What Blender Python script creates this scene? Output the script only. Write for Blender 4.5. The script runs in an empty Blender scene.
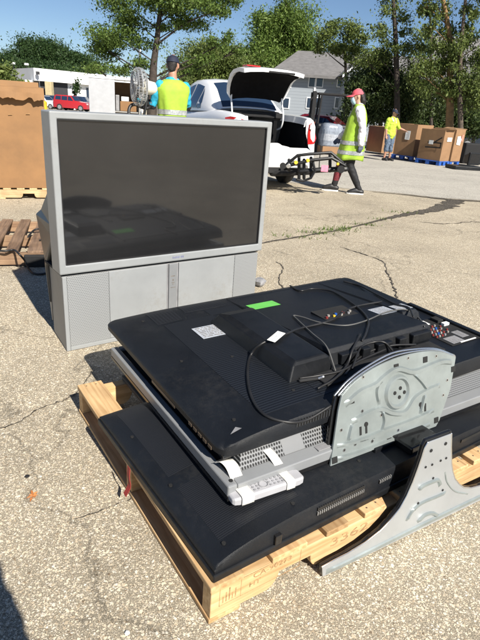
import bpy, bmesh, math, random
import numpy as np
from mathutils import Vector, Matrix, Euler
random.seed(7)
R = math.radians
S = bpy.context.scene
COL = S.collection
V = Vector

# ------------------------------------------------------------------ camera
PITCH, ROLL, CH, F = R(22.46), R(4.15), 1.3, 520.0
_F = V((0, math.cos(PITCH), -math.sin(PITCH)))
_U = V((0, math.sin(PITCH), math.cos(PITCH)))
_R = V((1, 0, 0))
CR = _R * math.cos(ROLL) + _U * math.sin(ROLL)
CU = _U * math.cos(ROLL) - _R * math.sin(ROLL)
CP = V((0, 0, CH))
cam = bpy.data.cameras.new('camera')
cam.sensor_fit = 'VERTICAL'; cam.sensor_height = 24; cam.lens = F / 640 * 24
cam.clip_start = .01; cam.clip_end = 2000
co = bpy.data.objects.new('camera', cam); COL.objects.link(co)
m = Matrix((CR, CU, -_F)).transposed().to_4x4(); m.translation = CP
co.matrix_world = m
S.camera = co

def ray(x, y): return _F + CR * ((x - 240) / F) + CU * ((320 - y) / F)
def gz(x, y, z=0.0):
    d = ray(x, y); return CP + d * ((z - CH) / d.z)
def at(x, y, Y):
    d = ray(x, y); return CP + d * (Y / d.y)
def onplane(x, y, P, n):
    d = ray(x, y); return CP + d * ((P - CP).dot(n) / d.dot(n))
def ground_z(y):
    return 0 if y < 12 else (-.0155 * (min(y, 80) - 12))
def mpp(Y): return Y * 1.06 / F      # metres per photo pixel at distance Y

# ------------------------------------------------------------------ materials
def nodes(name):
    M = bpy.data.materials.new(name); M.use_nodes = True
    nt = M.node_tree; b = nt.nodes['Principled BSDF']
    return M, nt, b
def N(nt, t, **kw):
    n = nt.nodes.new(t)
    for k, v in kw.items():
        if hasattr(n, k): setattr(n, k, v)
        else: n.inputs[k].default_value = v
    return n
def mat(name, col, rough=.5, metal=0, var=.15, scale=12, bump=0, bscale=200, spec=.5, coat=0, tone=None, aniso=None, dust=0):
    M, nt, b = nodes(name)
    L = nt.links.new
    tc = N(nt, 'ShaderNodeTexCoord')
    b.inputs['Roughness'].default_value = rough
    b.inputs['Metallic'].default_value = metal
    b.inputs['Specular IOR Level'].default_value = spec
    b.inputs['Coat Weight'].default_value = coat
    vec = tc.outputs['Object']
    if aniso:
        mp = N(nt, 'ShaderNodeMapping'); mp.inputs['Scale'].default_value = aniso
        L(vec, mp.inputs['Vector']); vec = mp.outputs['Vector']
    no = N(nt, 'ShaderNodeTexNoise'); no.inputs['Scale'].default_value = scale; no.inputs['Detail'].default_value = 6
    no.inputs['Roughness'].default_value = .65
    L(vec, no.inputs['Vector'])
    rp = N(nt, 'ShaderNodeValToRGB')
    c = col; t = tone or tuple(max(0, k * (1 - 2 * var)) for k in col)
    hi = tuple(min(1, k * (1 + var)) for k in col)
    rp.color_ramp.elements[0].position = .3; rp.color_ramp.elements[0].color = (*t, 1)
    rp.color_ramp.elements[1].position = .68; rp.color_ramp.elements[1].color = (*hi, 1)
    L(no.outputs['Fac'], rp.inputs['Fac']); L(rp.outputs['Color'], b.inputs['Base Color'])
    if dust:
        nd = N(nt, 'ShaderNodeTexNoise'); nd.inputs['Scale'].default_value = 42; nd.inputs['Detail'].default_value = 10; nd.inputs['Roughness'].default_value = .75; L(tc.outputs['Object'], nd.inputs['Vector'])
        nl = N(nt, 'ShaderNodeTexNoise'); nl.inputs['Scale'].default_value = 3.2; nl.inputs['Detail'].default_value = 5; L(tc.outputs['Object'], nl.inputs['Vector'])
        mm = N(nt, 'ShaderNodeMath', operation='MULTIPLY'); L(nd.outputs['Fac'], mm.inputs[0]); L(nl.outputs['Fac'], mm.inputs[1])
        dr = N(nt, 'ShaderNodeMapRange'); dr.inputs['From Min'].default_value = .27; dr.inputs['From Max'].default_value = .42; dr.inputs['To Max'].default_value = dust; L(mm.outputs[0], dr.inputs['Value'])
        dx = N(nt, 'ShaderNodeMix', data_type='RGBA'); L(dr.outputs[0], dx.inputs[0]); L(rp.outputs['Color'], dx.inputs[6]); dx.inputs[7].default_value = (.20, .18, .15, 1); L(dx.outputs[2], b.inputs['Base Color'])
    mr = N(nt, 'ShaderNodeMapRange'); mr.inputs['To Min'].default_value = rough * .8; mr.inputs['To Max'].default_value = min(1, rough * 1.25)
    L(no.outputs['Fac'], mr.inputs['Value']); L(mr.outputs['Result'], b.inputs['Roughness'])
    if bump:
        n2 = N(nt, 'ShaderNodeTexNoise'); n2.inputs['Scale'].default_value = bscale; n2.inputs['Detail'].default_value = 4
        L(tc.outputs['Object'], n2.inputs['Vector'])
        bp = N(nt, 'ShaderNodeBump'); bp.inputs['Strength'].default_value = bump; bp.inputs['Distance'].default_value = .01
        L(n2.outputs['Fac'], bp.inputs['Height']); L(bp.outputs['Normal'], b.inputs['Normal'])
    return M

def wood_mat(name, light, dark, grain_axis=0, rough=.75):
    M, nt, b = nodes(name); L = nt.links.new
    tc = N(nt, 'ShaderNodeTexCoord')
    oi = N(nt, 'ShaderNodeObjectInfo')
    sc = [28, 28, 28]; sc[grain_axis] = 1.6
    mp = N(nt, 'ShaderNodeMapping'); mp.inputs['Scale'].default_value = sc
    ad = N(nt, 'ShaderNodeVectorMath', operation='ADD')
    ml = N(nt, 'ShaderNodeMath', operation='MULTIPLY'); ml.inputs[1].default_value = 37
    L(oi.outputs['Random'], ml.inputs[0]); L(tc.outputs['Object'], ad.inputs[0]); L(ml.outputs[0], ad.inputs[1])
    L(ad.outputs[0], mp.inputs['Vector'])
    no = N(nt, 'ShaderNodeTexNoise'); no.inputs['Scale'].default_value = 2; no.inputs['Detail'].default_value = 7; no.inputs['Distortion'].default_value = .6
    L(mp.outputs[0], no.inputs['Vector'])
    n2 = N(nt, 'ShaderNodeTexNoise'); n2.inputs['Scale'].default_value = 5; n2.inputs['Detail'].default_value = 4
    L(ad.outputs[0], n2.inputs['Vector'])
    rp = N(nt, 'ShaderNodeValToRGB')
    rp.color_ramp.elements[0].position = .32; rp.color_ramp.elements[0].color = (*dark, 1)
    rp.color_ramp.elements[1].position = .62; rp.color_ramp.elements[1].color = (*light, 1)
    L(no.outputs['Fac'], rp.inputs['Fac'])
    mx = N(nt, 'ShaderNodeMix', data_type='RGBA', blend_type='MULTIPLY')
    r2 = N(nt, 'ShaderNodeValToRGB'); r2.color_ramp.elements[0].position = .35; r2.color_ramp.elements[0].color = (.62, .58, .55, 1)
    r2.color_ramp.elements[1].position = .6; r2.color_ramp.elements[1].color = (1, 1, 1, 1)
    L(n2.outputs['Fac'], r2.inputs['Fac'])
    mx.inputs[0].default_value = .7
    L(rp.outputs['Color'], mx.inputs[6]); L(r2.outputs['Color'], mx.inputs[7])
    hs = N(nt, 'ShaderNodeHueSaturation')
    mr = N(nt, 'ShaderNodeMapRange'); mr.inputs['To Min'].default_value = .8; mr.inputs['To Max'].default_value = 1.15
    L(oi.outputs['Random'], mr.inputs['Value']); L(mr.outputs[0], hs.inputs['Value'])
    L(mx.outputs[2], hs.inputs['Color']); L(hs.outputs[0], b.inputs['Base Color'])
    b.inputs['Roughness'].default_value = rough; b.inputs['Specular IOR Level'].default_value = .25
    bp = N(nt, 'ShaderNodeBump'); bp.inputs['Strength'].default_value = .35; bp.inputs['Distance'].default_value = .004
    L(no.outputs['Fac'], bp.inputs['Height']); L(bp.outputs['Normal'], b.inputs['Normal'])
    return M

def chip_mat(name, stops, scale, gap=.25, far=None, crackw=.5, stain=.25):
    """exposed-aggregate paving: coloured stones, dark joints, blotches, hairline cracks"""
    M, nt, b = nodes(name); L = nt.links.new
    tc = N(nt, 'ShaderNodeTexCoord'); P = tc.outputs['Object']
    wob = N(nt, 'ShaderNodeTexNoise'); wob.inputs['Scale'].default_value = scale * .9; wob.inputs['Detail'].default_value = 2
    L(P, wob.inputs['Vector'])
    sb = N(nt, 'ShaderNodeVectorMath', operation='SCALE'); sb.inputs['Scale'].default_value = 1.5 / scale
    L(wob.outputs['Color'], sb.inputs[0])
    ad = N(nt, 'ShaderNodeVectorMath', operation='ADD'); L(P, ad.inputs[0]); L(sb.outputs[0], ad.inputs[1])
    def ramp(src):
        rp = N(nt, 'ShaderNodeValToRGB'); cr = rp.color_ramp
        cr.elements[0].position = stops[0][0]; cr.elements[0].color = (*stops[0][1], 1)
        cr.elements[1].position = stops[-1][0]; cr.elements[1].color = (*stops[-1][1], 1)
        for p, c in stops[1:-1]:
            e = cr.elements.new(p); e.color = (*c, 1)
        L(src, rp.inputs['Fac']); return rp.outputs['Color']
    def layer(sc, cover_):
        v = N(nt, 'ShaderNodeTexVoronoi'); v.inputs['Scale'].default_value = sc; L(ad.outputs[0], v.inputs['Vector'])
        s_ = N(nt, 'ShaderNodeSeparateColor'); L(v.outputs['Color'], s_.inputs[0])
        rr = N(nt, 'ShaderNodeMapRange'); rr.inputs['To Min'].default_value = cover_[0]; rr.inputs['To Max'].default_value = cover_[1]; L(s_.outputs[1], rr.inputs['Value'])
        df = N(nt, 'ShaderNodeMath', operation='SUBTRACT'); L(rr.outputs[0], df.inputs[0]); L(v.outputs['Distance'], df.inputs[1])
        mk = N(nt, 'ShaderNodeMapRange'); mk.inputs['From Min'].default_value = -.05; mk.inputs['From Max'].default_value = .10; L(df.outputs[0], mk.inputs['Value'])
        return ramp(s_.outputs[0]), mk.outputs[0], s_
    c1, k1, s1 = layer(scale, (.08, .56)); c2, k2, s2 = layer(scale*1.9, (.12, .60)); c3, k3, s3 = layer(scale*.55, (-.2, .40))
    fn = N(nt, 'ShaderNodeTexNoise'); fn.inputs['Scale'].default_value = scale*3.2; fn.inputs['Detail'].default_value = 3; L(P, fn.inputs['Vector'])
    mcol = [q*(.16 + .55*gap) for q in stops[len(stops)//2][1]]
    fr_ = N(nt, 'ShaderNodeValToRGB'); fr_.color_ramp.elements[0].position = .35; fr_.color_ramp.elements[0].color = (*[q*.45 for q in mcol], 1); fr_.color_ramp.elements[1].position = .65; fr_.color_ramp.elements[1].color = (*[min(1, q*1.5) for q in mcol], 1)
    L(fn.outputs['Fac'], fr_.inputs['Fac'])
    def over(a, b_, k):
        mx = N(nt, 'ShaderNodeMix', data_type='RGBA'); L(k, mx.inputs[0]); L(a, mx.inputs[6]); L(b_, mx.inputs[7]); return mx.outputs[2]
    base_ = over(over(over(fr_.outputs[0], c2, k2), c1, k1), c3, k3)
    m3 = N(nt, 'ShaderNodeMapRange'); m3.inputs['From Min'].default_value = .3; m3.inputs['From Max'].default_value = .7; m3.inputs['To Min'].default_value = .82; m3.inputs['To Max'].default_value = 1.14; L(fn.outputs['Fac'], m3.inputs['Value'])
    mu2 = N(nt, 'ShaderNodeMix', data_type='RGBA', blend_type='MULTIPLY'); mu2.inputs[0].default_value = 1
    L(base_, mu2.inputs[6]); L(m3.outputs[0], mu2.inputs[7])
    hsum = N(nt, 'ShaderNodeMath', operation='MAXIMUM'); L(k1, hsum.inputs[0]); L(k3, hsum.inputs[1])
    # blotches at several sizes
    n1 = N(nt, 'ShaderNodeTexNoise'); n1.inputs['Scale'].default_value = .9; n1.inputs['Detail'].default_value = 9; n1.inputs['Roughness'].default_value = .7; L(P, n1.inputs['Vector'])
    r1 = N(nt, 'ShaderNodeMapRange'); r1.inputs['From Min'].default_value = .32; r1.inputs['From Max'].default_value = .62; r1.inputs['To Min'].default_value = 1 - stain; r1.inputs['To Max'].default_value = 1.06
    L(n1.outputs['Fac'], r1.inputs['Value'])
    mu3 = N(nt, 'ShaderNodeMix', data_type='RGBA', blend_type='MULTIPLY'); mu3.inputs[0].default_value = 1
    L(mu2.outputs[2], mu3.inputs[6]); L(r1.outputs[0], mu3.inputs[7])
    # hairline cracks
    wn = N(nt, 'ShaderNodeTexNoise'); wn.inputs['Scale'].default_value = 2.6; wn.inputs['Detail'].default_value = 8; L(P, wn.inputs['Vector'])
    ws = N(nt, 'ShaderNodeVectorMath', operation='SCALE'); ws.inputs['Scale'].default_value = .75; L(wn.outputs['Color'], ws.inputs[0])
    wa = N(nt, 'ShaderNodeVectorMath', operation='ADD'); L(P, wa.inputs[0]); L(ws.outputs[0], wa.inputs[1])
    vc = N(nt, 'ShaderNodeTexVoronoi', feature='DISTANCE_TO_EDGE'); vc.inputs['Scale'].default_value = .55; L(wa.outputs[0], vc.inputs['Vector'])
    rc = N(nt, 'ShaderNodeMapRange'); rc.inputs['From Max'].default_value = .009; rc.inputs['To Min'].default_value = crackw; rc.inputs['To Max'].default_value = 1
    L(vc.outputs['Distance'], rc.inputs['Value'])
    mu4 = N(nt, 'ShaderNodeMix', data_type='RGBA', blend_type='MULTIPLY'); mu4.inputs[0].default_value = 1
    L(mu3.outputs[2], mu4.inputs[6]); L(rc.outputs[0], mu4.inputs[7])
    L(mu4.outputs[2], b.inputs['Base Color'])
    b.inputs['Roughness'].default_value = .85; b.inputs['Specular IOR Level'].default_value = .3
    ah = N(nt, 'ShaderNodeMath', operation='MULTIPLY_ADD'); ah.inputs[1].default_value = .35; L(k2, ah.inputs[0]); L(hsum.outputs[0], ah.inputs[2])
    bp = N(nt, 'ShaderNodeBump'); bp.inputs['Strength'].default_value = .45; bp.inputs['Distance'].default_value = .004
    L(ah.outputs[0], bp.inputs['Height']); L(bp.outputs['Normal'], b.inputs['Normal'])
    return M

def holes_mat(name, base, hole, pitch, axes=(0, 1), rad=.36, rough=.5, metal=0):
    """perforated sheet: round holes on a staggered grid, in object metres"""
    M, nt, b = nodes(name); L = nt.links.new
    tc = N(nt, 'ShaderNodeTexCoord'); sp = N(nt, 'ShaderNodeSeparateXYZ'); L(tc.outputs['Object'], sp.inputs[0])
    def mth(op, a, bb=None):
        n = N(nt, 'ShaderNodeMath', operation=op)
        for i, q in enumerate((a, bb)):
            if q is None: continue
            if isinstance(q, (int, float)): n.inputs[i].default_value = q
            else: L(q, n.inputs[i])
        return n.outputs[0]
    a = mth('DIVIDE', sp.outputs[axes[0]], pitch); c = mth('DIVIDE', sp.outputs[axes[1]], pitch)
    row = mth('FLOOR', c)
    off = mth('MULTIPLY', mth('FLOORED_MODULO', row, 2.0), .5)
    fx = mth('SUBTRACT', mth('FRACT', mth('ADD', a, off)), .5)
    fy = mth('SUBTRACT', mth('FRACT', c), .5)
    d = mth('SQRT', mth('ADD', mth('MULTIPLY', fx, fx), mth('MULTIPLY', fy, fy)))
    mr = N(nt, 'ShaderNodeMapRange'); mr.inputs['From Min'].default_value = rad - .06; mr.inputs['From Max'].default_value = rad + .06
    L(d, mr.inputs['Value'])
    mx = N(nt, 'ShaderNodeMix', data_type='RGBA'); mx.inputs[6].default_value = (*hole, 1); mx.inputs[7].default_value = (*base, 1)
    L(mr.outputs[0], mx.inputs[0]); L(mx.outputs[2], b.inputs['Base Color'])
    b.inputs['Roughness'].default_value = rough; b.inputs['Metallic'].default_value = metal
    bp = N(nt, 'ShaderNodeBump'); bp.inputs['Strength'].default_value = .6; bp.inputs['Distance'].default_value = .003
    L(mr.outputs[0], bp.inputs['Height']); L(bp.outputs['Normal'], b.inputs['Normal'])
    return M

def slots_mat(name, base, dark, pitch, axis=1, duty=.5, rough=.45, axis2=None, pitch2=.02, duty2=.8):
    M, nt, b = nodes(name); L = nt.links.new
    tc = N(nt, 'ShaderNodeTexCoord'); sp = N(nt, 'ShaderNodeSeparateXYZ'); L(tc.outputs['Object'], sp.inputs[0])
    def band(ax, p, du):
        n = N(nt, 'ShaderNodeMath', operation='DIVIDE'); n.inputs[1].default_value = p; L(sp.outputs[ax], n.inputs[0])
        f = N(nt, 'ShaderNodeMath', operation='FRACT'); L(n.outputs[0], f.inputs[0])
        g = N(nt, 'ShaderNodeMath', operation='LESS_THAN'); g.inputs[1].default_value = du; L(f.outputs[0], g.inputs[0])
        return g.outputs[0]
    k = band(axis, pitch, duty)
    if axis2 is not None:
        k2 = band(axis2, pitch2, duty2)
        mm = N(nt, 'ShaderNodeMath', operation='MULTIPLY'); L(k, mm.inputs[0]); L(k2, mm.inputs[1]); k = mm.outputs[0]
    mx = N(nt, 'ShaderNodeMix', data_type='RGBA'); mx.inputs[6].default_value = (*base, 1); mx.inputs[7].default_value = (*dark, 1)
    L(k, mx.inputs[0]); L(mx.outputs[2], b.inputs['Base Color'])
    b.inputs['Roughness'].default_value = rough
    iv = N(nt, 'ShaderNodeMath', operation='SUBTRACT'); iv.inputs[0].default_value = 1; L(k, iv.inputs[1])
    bp = N(nt, 'ShaderNodeBump'); bp.inputs['Strength'].default_value = .7; bp.inputs['Distance'].default_value = .003
    L(iv.outputs[0], bp.inputs['Height']); L(bp.outputs['Normal'], b.inputs['Normal'])
    return M

def leaf_mat(name, col, col2):
    M, nt, b = nodes(name); L = nt.links.new
    g = N(nt, 'ShaderNodeNewGeometry')
    rp = N(nt, 'ShaderNodeValToRGB'); rp.color_ramp.elements[0].color = (*col, 1); rp.color_ramp.elements[1].color = (*col2, 1)
    L(g.outputs['Random Per Island'], rp.inputs['Fac'])
    L(rp.outputs[0], b.inputs['Base Color']); b.inputs['Roughness'].default_value = .55; b.inputs['Specular IOR Level'].default_value = .3
    tr = N(nt, 'ShaderNodeBsdfTranslucent'); L(rp.outputs[0], tr.inputs['Color'])
    mx = N(nt, 'ShaderNodeMixShader'); mx.inputs[0].default_value = .3
    out = nt.nodes['Material Output']
    L(b.outputs[0], mx.inputs[1]); L(tr.outputs[0], mx.inputs[2]); L(mx.outputs[0], out.inputs['Surface'])
    return M

def glass_mat(name, col, rough=.04):
    M, nt, b = nodes(name)
    b.inputs['Base Color'].default_value = (*col, 1); b.inputs['Roughness'].default_value = rough
    b.inputs['Coat Weight'].default_value = .3
    return M

Mt = {}
Mt['black'] = mat('black plastic', (.008, .009, .011), .42, var=.25, scale=9, bump=.12, bscale=900, spec=.35, dust=.05)
Mt['black_fine'] = mat('fine textured black plastic', (.006, .0075, .0105), .45, var=.2, scale=5, bump=.3, bscale=700, spec=.4, dust=.05)
Mt['gloss'] = mat('gloss black plastic', (.012, .012, .013), .12, var=.2)
Mt['matt'] = mat('matt black', (.012, .012, .013), .8, var=.3)
Mt['rubber'] = mat('black rubber cable', (.014, .014, .015), .45, var=.2)
Mt['silver'] = mat('silver painted plastic', (.27, .28, .29), .38, var=.05, scale=4, metal=.25)
Mt['silver2'] = mat('silver television plastic', (.27, .282, .288), .4, var=.06, scale=3, dust=.35)
Mt['silverside'] = mat('ground warmed silver plastic side', (.27, .265, .25), .5, var=.1, scale=5)  # tan bounce from the ground is put into this side colour
Mt['zinc'] = mat('galvanised steel', (.285, .32, .318), .36, var=.10, scale=7, metal=.4)
Mt['zinc2'] = mat('brushed steel', (.50, .53, .56), .34, metal=.6, var=.06, scale=3)
Mt['chrome'] = mat('polished trim', (.75, .76, .77), .18, metal=.9, var=.05)
Mt['hole'] = mat('dark hole', (.01, .01, .01), .8, var=.1)
Mt['white'] = mat('white plastic', (.74, .74, .72), .4, var=.05)
Mt['paper'] = mat('white paper', (.75, .75, .73), .8, var=.05)
Mt['tape'] = mat('white masking tape', (.78, .76, .70), .6, var=.06, scale=40, bump=.15, bscale=120)
Mt['remote'] = mat('light grey remote plastic', (.38, .38, .40), .4, var=.05)
Mt['grey'] = mat('mid grey plastic', (.25, .25, .26), .5)
Mt['labelsil'] = mat('silver rating label', (.42, .45, .50), .35, var=.12, scale=30)
Mt['ink'] = mat('faded ink', (.16, .14, .12), .8, var=.3, scale=60)
Mt['burn'] = mat('stamped brown ink', (.38, .235, .11), .8, var=.3, scale=60)
Mt['green'] = mat('green sticker', (.13, .50, .09), .5, var=.06)
Mt['red'] = mat('red plastic', (.5, .03, .03), .4)
Mt['yellow'] = mat('yellow paint', (.75, .50, .04), .4)
Mt['blue'] = mat('blue plastic', (.02, .10, .42), .4)
Mt['wood'] = wood_mat('new pallet wood along', (.66, .46, .245), (.47, .29, .135), 0)
Mt['woody'] = wood_mat('new pallet wood across', (.65, .45, .24), (.44, .27, .125), 1)
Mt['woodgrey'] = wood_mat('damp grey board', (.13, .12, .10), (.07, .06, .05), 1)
Mt['oldy'] = wood_mat('old grey brown wood across', (.26, .17, .11), (.15, .10, .07), 1)
Mt['old'] = wood_mat('old grey brown wood', (.36, .24, .15), (.20, .12, .075), 0)
Mt['palew'] = wood_mat('pale pallet wood', (.70, .52, .30), (.52, .35, .18), 0)
Mt['palewy'] = wood_mat('pale pallet wood across', (.70, .52, .30), (.52, .35, .18), 1)
Mt['card'] = mat('cardboard', (.25, .135, .058), .85, var=.10, scale=3, bump=.04, bscale=40)
Mt['card2'] = mat('brown cardboard', (.27, .155, .078), .85, var=.1, scale=2.5, bump=.05, bscale=30)
Mt['carddark'] = mat('cardboard inside', (.25, .15, .075), .9, var=.12, scale=3)
Mt['carpaint'] = mat('white car paint', (.78, .79, .80), .25, var=.02, coat=.6, scale=1)
Mt['carglass'] = glass_mat('car glass with sky blue mixed in', (.015, .03, .06))  # sky reflection is put into the blue of the base colour
Mt['redlamp'] = glass_mat('red lamp lens', (.42, .012, .015), .15)
Mt['clearlamp'] = glass_mat('clear lamp lens', (.55, .5, .5), .12)
Mt['liner'] = mat('black boot liner', (.008, .008, .009), .95, var=.2, spec=.1)
Mt['tyre'] = mat('tyre rubber', (.02, .02, .02), .75)
Mt['skin'] = mat('tanned skin', (.40, .21, .14), .5, var=.08, scale=20)
Mt['skin2'] = mat('light skin', (.52, .31, .22), .5, var=.08, scale=20)
Mt['hivis'] = mat('fluorescent yellow green cloth', (.30, .47, .04), .75, var=.09, scale=9, bump=.5, bscale=16)
Mt['hivis2'] = mat('fluorescent yellow shirt cloth', (.42, .56, .05), .75, var=.08, scale=9, bump=.4, bscale=18)
Mt['band'] = mat('grey reflective band', (.42, .44, .44), .35, metal=.3, var=.25, scale=25)
Mt['pink'] = mat('coral pink cap cloth', (.66, .10, .13), .75, var=.08, scale=15, bump=.15, bscale=80)
Mt['navy'] = mat('navy cap cloth', (.010, .014, .035), .75, var=.2, scale=20)
Mt['hair'] = mat('dark hair', (.012, .009, .008), .5, var=.3, scale=60, bump=.6, bscale=120)
Mt['mask'] = mat('pale blue mask cloth', (.38, .56, .66), .7, var=.05)
Mt['leggings'] = mat('black leggings', (.012, .012, .014), .7, var=.3, scale=20)
Mt['legpat'] = mat('red and black patterned cloth', (.20, .02, .03), .7, var=.4, scale=50, tone=(.015, .012, .014))
Mt['shirtwhite'] = mat('white shirt cloth', (.70, .70, .72), .8, var=.08, scale=10, bump=.4, bscale=25)
Mt['turq'] = mat('turquoise shirt cloth', (.02, .34, .52), .75, var=.1, scale=10, bump=.3, bscale=25)
Mt['blackcloth'] = mat('black sleeve cloth', (.014, .015, .017), .8, var=.25, scale=14, bump=.3, bscale=30)
Mt['gloveg'] = mat('grey blue work glove', (.09, .11, .16), .7, var=.2, scale=40)
Mt['glovet'] = mat('turquoise rubber glove', (.02, .30, .40), .5, var=.1)
Mt['denim'] = mat('blue denim', (.10, .14, .20), .8, var=.2, scale=30)
Mt['shoe'] = mat('black sports shoe', (.02, .02, .022), .5, var=.2)
Mt['sole'] = mat('white shoe sole', (.72, .72, .70), .6, var=.08)
Mt['bark'] = mat('grey brown bark', (.085, .065, .048), .9, var=.3, scale=8, bump=.8, bscale=25)
Mt['barko'] = mat('orange brown bark', (.22, .135, .06), .9, var=.25, scale=6, bump=.8, bscale=25)
Mt['barkd'] = mat('dark bark', (.05, .038, .03), .9, var=.3, scale=8, bump=.8, bscale=25)
Mt['bwhite'] = mat('white rendered wall', (.78, .79, .80), .8, var=.02, scale=1)
Mt['btan'] = mat('tan stone pillar', (.46, .38, .22), .8, var=.1, scale=3)
Mt['bdark'] = mat('dark recess', (.035, .036, .04), .6)
Mt['siding'] = slots_mat('grey blue siding', (.27, .30, .335), (.20, .225, .255), .2, axis=2, duty=.12, rough=.7)
Mt['roof'] = mat('grey shingle roof', (.16, .155, .155), .85, var=.12, scale=3, bump=.4, bscale=6)
Mt['leafA'] = leaf_mat('honey locust leaves', (.055, .10, .018), (.15, .215, .05))
Mt['leafB'] = leaf_mat('dark green leaves', (.018, .045, .014), (.05, .09, .025))
Mt['leafC'] = leaf_mat('yellow green leaves', (.07, .125, .02), (.17, .24, .055))
Mt['leafD'] = leaf_mat('shade darkened green needles', (.02, .04, .012), (.075, .105, .03))  # dark foliage, darkened further to include shade from the canopies above
Mt['leafE'] = leaf_mat('olive leaves', (.065, .10, .025), (.18, .225, .06))
Mt['grass'] = leaf_mat('crack grass', (.06, .12, .02), (.16, .2, .05))

# ------------------------------------------------------------------ mesh building
class MB:
    def __init__(s): s.v = []; s.f = []
    def add(s, vs, fs, M=None):
        n = len(s.v)
        s.v += [tuple(M @ V(p)) if M else tuple(p) for p in vs]
        s.f += [tuple(i + n for i in f) for f in fs]
        return s
    def box(s, a, b, M=None):
        x0, y0, z0 = a; x1, y1, z1 = b
        return s.add([(x0,y0,z0),(x1,y0,z0),(x1,y1,z0),(x0,y1,z0),(x0,y0,z1),(x1,y0,z1),(x1,y1,z1),(x0,y1,z1)],
                     [(0,3,2,1),(4,5,6,7),(0,1,5,4),(1,2,6,5),(2,3,7,6),(3,0,4,7)], M)
    def quad(s, *p): return s.add(p, [tuple(range(len(p)))])
    def grid(s, rows, closed=False):
        n = len(rows[0]); vs = [p for r in rows for p in r]; fs = []
        for i in range(len(rows) - 1):
            for j in range(n if closed else n - 1):
                k = (j + 1) % n
                fs.append((i*n + j, i*n + k, (i+1)*n + k, (i+1)*n + j))
        return s.add(vs, fs)
    def loft(s, rings, cap=True):
        s.grid(rings, True)
        if cap:
            n = len(rings[0]); b = len(s.v) - n * len(rings)
            s.f.append(tuple(b + i for i in reversed(range(n))))
            s.f.append(tuple(b + n * (len(rings) - 1) + i for i in range(n)))
        return s
    def tube(s, path, r, n=10, cap='round', ref=V((1, 0, 0))):
        path = [V(p) for p in path]; k = len(path)
        rr = r if isinstance(r, (list, tuple)) else [r] * k
        rr = [q if isinstance(q, (tuple, list)) else (q, q) for q in rr]
        rings = []; u = None
        for i in range(k):
            t = (path[min(i+1, k-1)] - path[max(i-1, 0)]).normalized()
            q = ref if u is None else u
            w = q - t * q.dot(t)
            if w.length < 1e-3: w = V((0, 1, 0)) - t * t.y
            if u is None and w.length < .3:
                w = V((0, 1, 0)) - t * t.y
            u = w.normalized(); v = t.cross(u)
            def ring(c, f): return [c + u * (rr[i][0]*f*math.cos(a)) + v * (rr[i][1]*f*math.sin(a)) for a in [2*math.pi*j/n for j in range(n)]]
            rm = (rr[i][0] + rr[i][1]) / 2
            if i == 0 and cap == 'round':
                rings.append(ring(path[0] - t*rm*.92, .38)); rings.append(ring(path[0] - t*rm*.6, .8))
            rings.append(ring(path[i], 1))
            if i == k-1 and cap == 'round':
                rings.append(ring(path[i] + t*rm*.6, .8)); rings.append(ring(path[i] + t*rm*.92, .38))
        return s.loft(rings)
    def prism(s, pts, d):
        """pts: ordered outline of Vectors in a plane; extruded by vector d"""
        n = len(pts); d = V(d)
        return s.add([V(p) for p in pts] + [V(p) + d for p in pts],
                     [tuple(reversed(range(n))), tuple(range(n, 2*n))] + [(i, (i+1) % n, n + (i+1) % n, n + i) for i in range(n)])
    def cyl(s, c, r, h, axis=2, n=20, r2=None):
        c = V(c); r2 = r if r2 is None else r2
        ax = [(1, 2), (2, 0), (0, 1)][axis]
        def ring(rad, off):
            o = []
            for j in range(n):
                a = 2*math.pi*j/n; p = [0, 0, 0]; p[ax[0]] = rad*math.cos(a); p[ax[1]] = rad*math.sin(a); p[axis] = off
                o.append(c + V(p))
            return o
        return s.loft([ring(r, 0), ring(r2, h)])
    def build(s, name, m, parent=None, bevel=0, smooth=False, seg=2, world=None):
        me = bpy.data.meshes.new(name); me.from_pydata([tuple(p) for p in s.v], [], s.f); me.update()
        bm = bmesh.new(); bm.from_mesh(me); bmesh.ops.recalc_face_normals(bm, faces=bm.faces); bm.to_mesh(me); bm.free()
        me.materials.append(m)
        o = bpy.data.objects.new(name, me); COL.objects.link(o)
        if parent: o.parent = parent
        if bevel:
            b = o.modifiers.new('bevel', 'BEVEL'); b.width = bevel; b.segments = seg; b.limit_method = 'ANGLE'; b.angle_limit = R(40)
        if smooth:
            for p in me.polygons: p.use_smooth = True
            if smooth == 'auto':
                try: me.set_sharp_from_angle(angle=R(35))
                except Exception: pass
        return o

def tag(o, label=None, cat=None, group=None, kind=None):
    if label: o['label'] = label
    if cat: o['category'] = cat
    if group: o['group'] = group
    if kind: o['kind'] = kind
    return o
def thing(name, label, cat, loc=(0,0,0), rz=0, group=None, scale=1):
    o = bpy.data.objects.new(name, None); COL.objects.link(o); o.empty_display_size = .2
    o.location = loc; o.rotation_euler = (0, 0, rz); o.scale = (scale,)*3
    return tag(o, label, cat, group)
def copy_thing(o, loc, rz, label, group=None):
    r = o.copy(); COL.objects.link(r); r.location = loc; r.rotation_euler = (0, 0, rz); r['label'] = label
    if group: r['group'] = group
    for ch in list(o.children):
        c = ch.copy(); COL.objects.link(c); c.parent = r
        for g in list(ch.children):
            d = g.copy(); COL.objects.link(d); d.parent = c
    return r
def spline(pts, n=8):
    P = [V(p) for p in pts]; P = [P[0]*2 - P[1]] + P + [P[-1]*2 - P[-2]]; out = []
    for i in range(1, len(P) - 2):
        for k in range(n):
            t = k / n; a, b, c, d = P[i-1:i+3]
            out.append(.5 * (2*b + (c - a)*t + (2*a - 5*b + 4*c - d)*t*t + (3*b - a - 3*c + d)*t**3))
    out.append(P[-2]); return out
_wr = bpy.data.textures.new('cloth wrinkles', 'CLOUDS'); _wr.noise_scale = .075; _wr.noise_depth = 2
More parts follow.
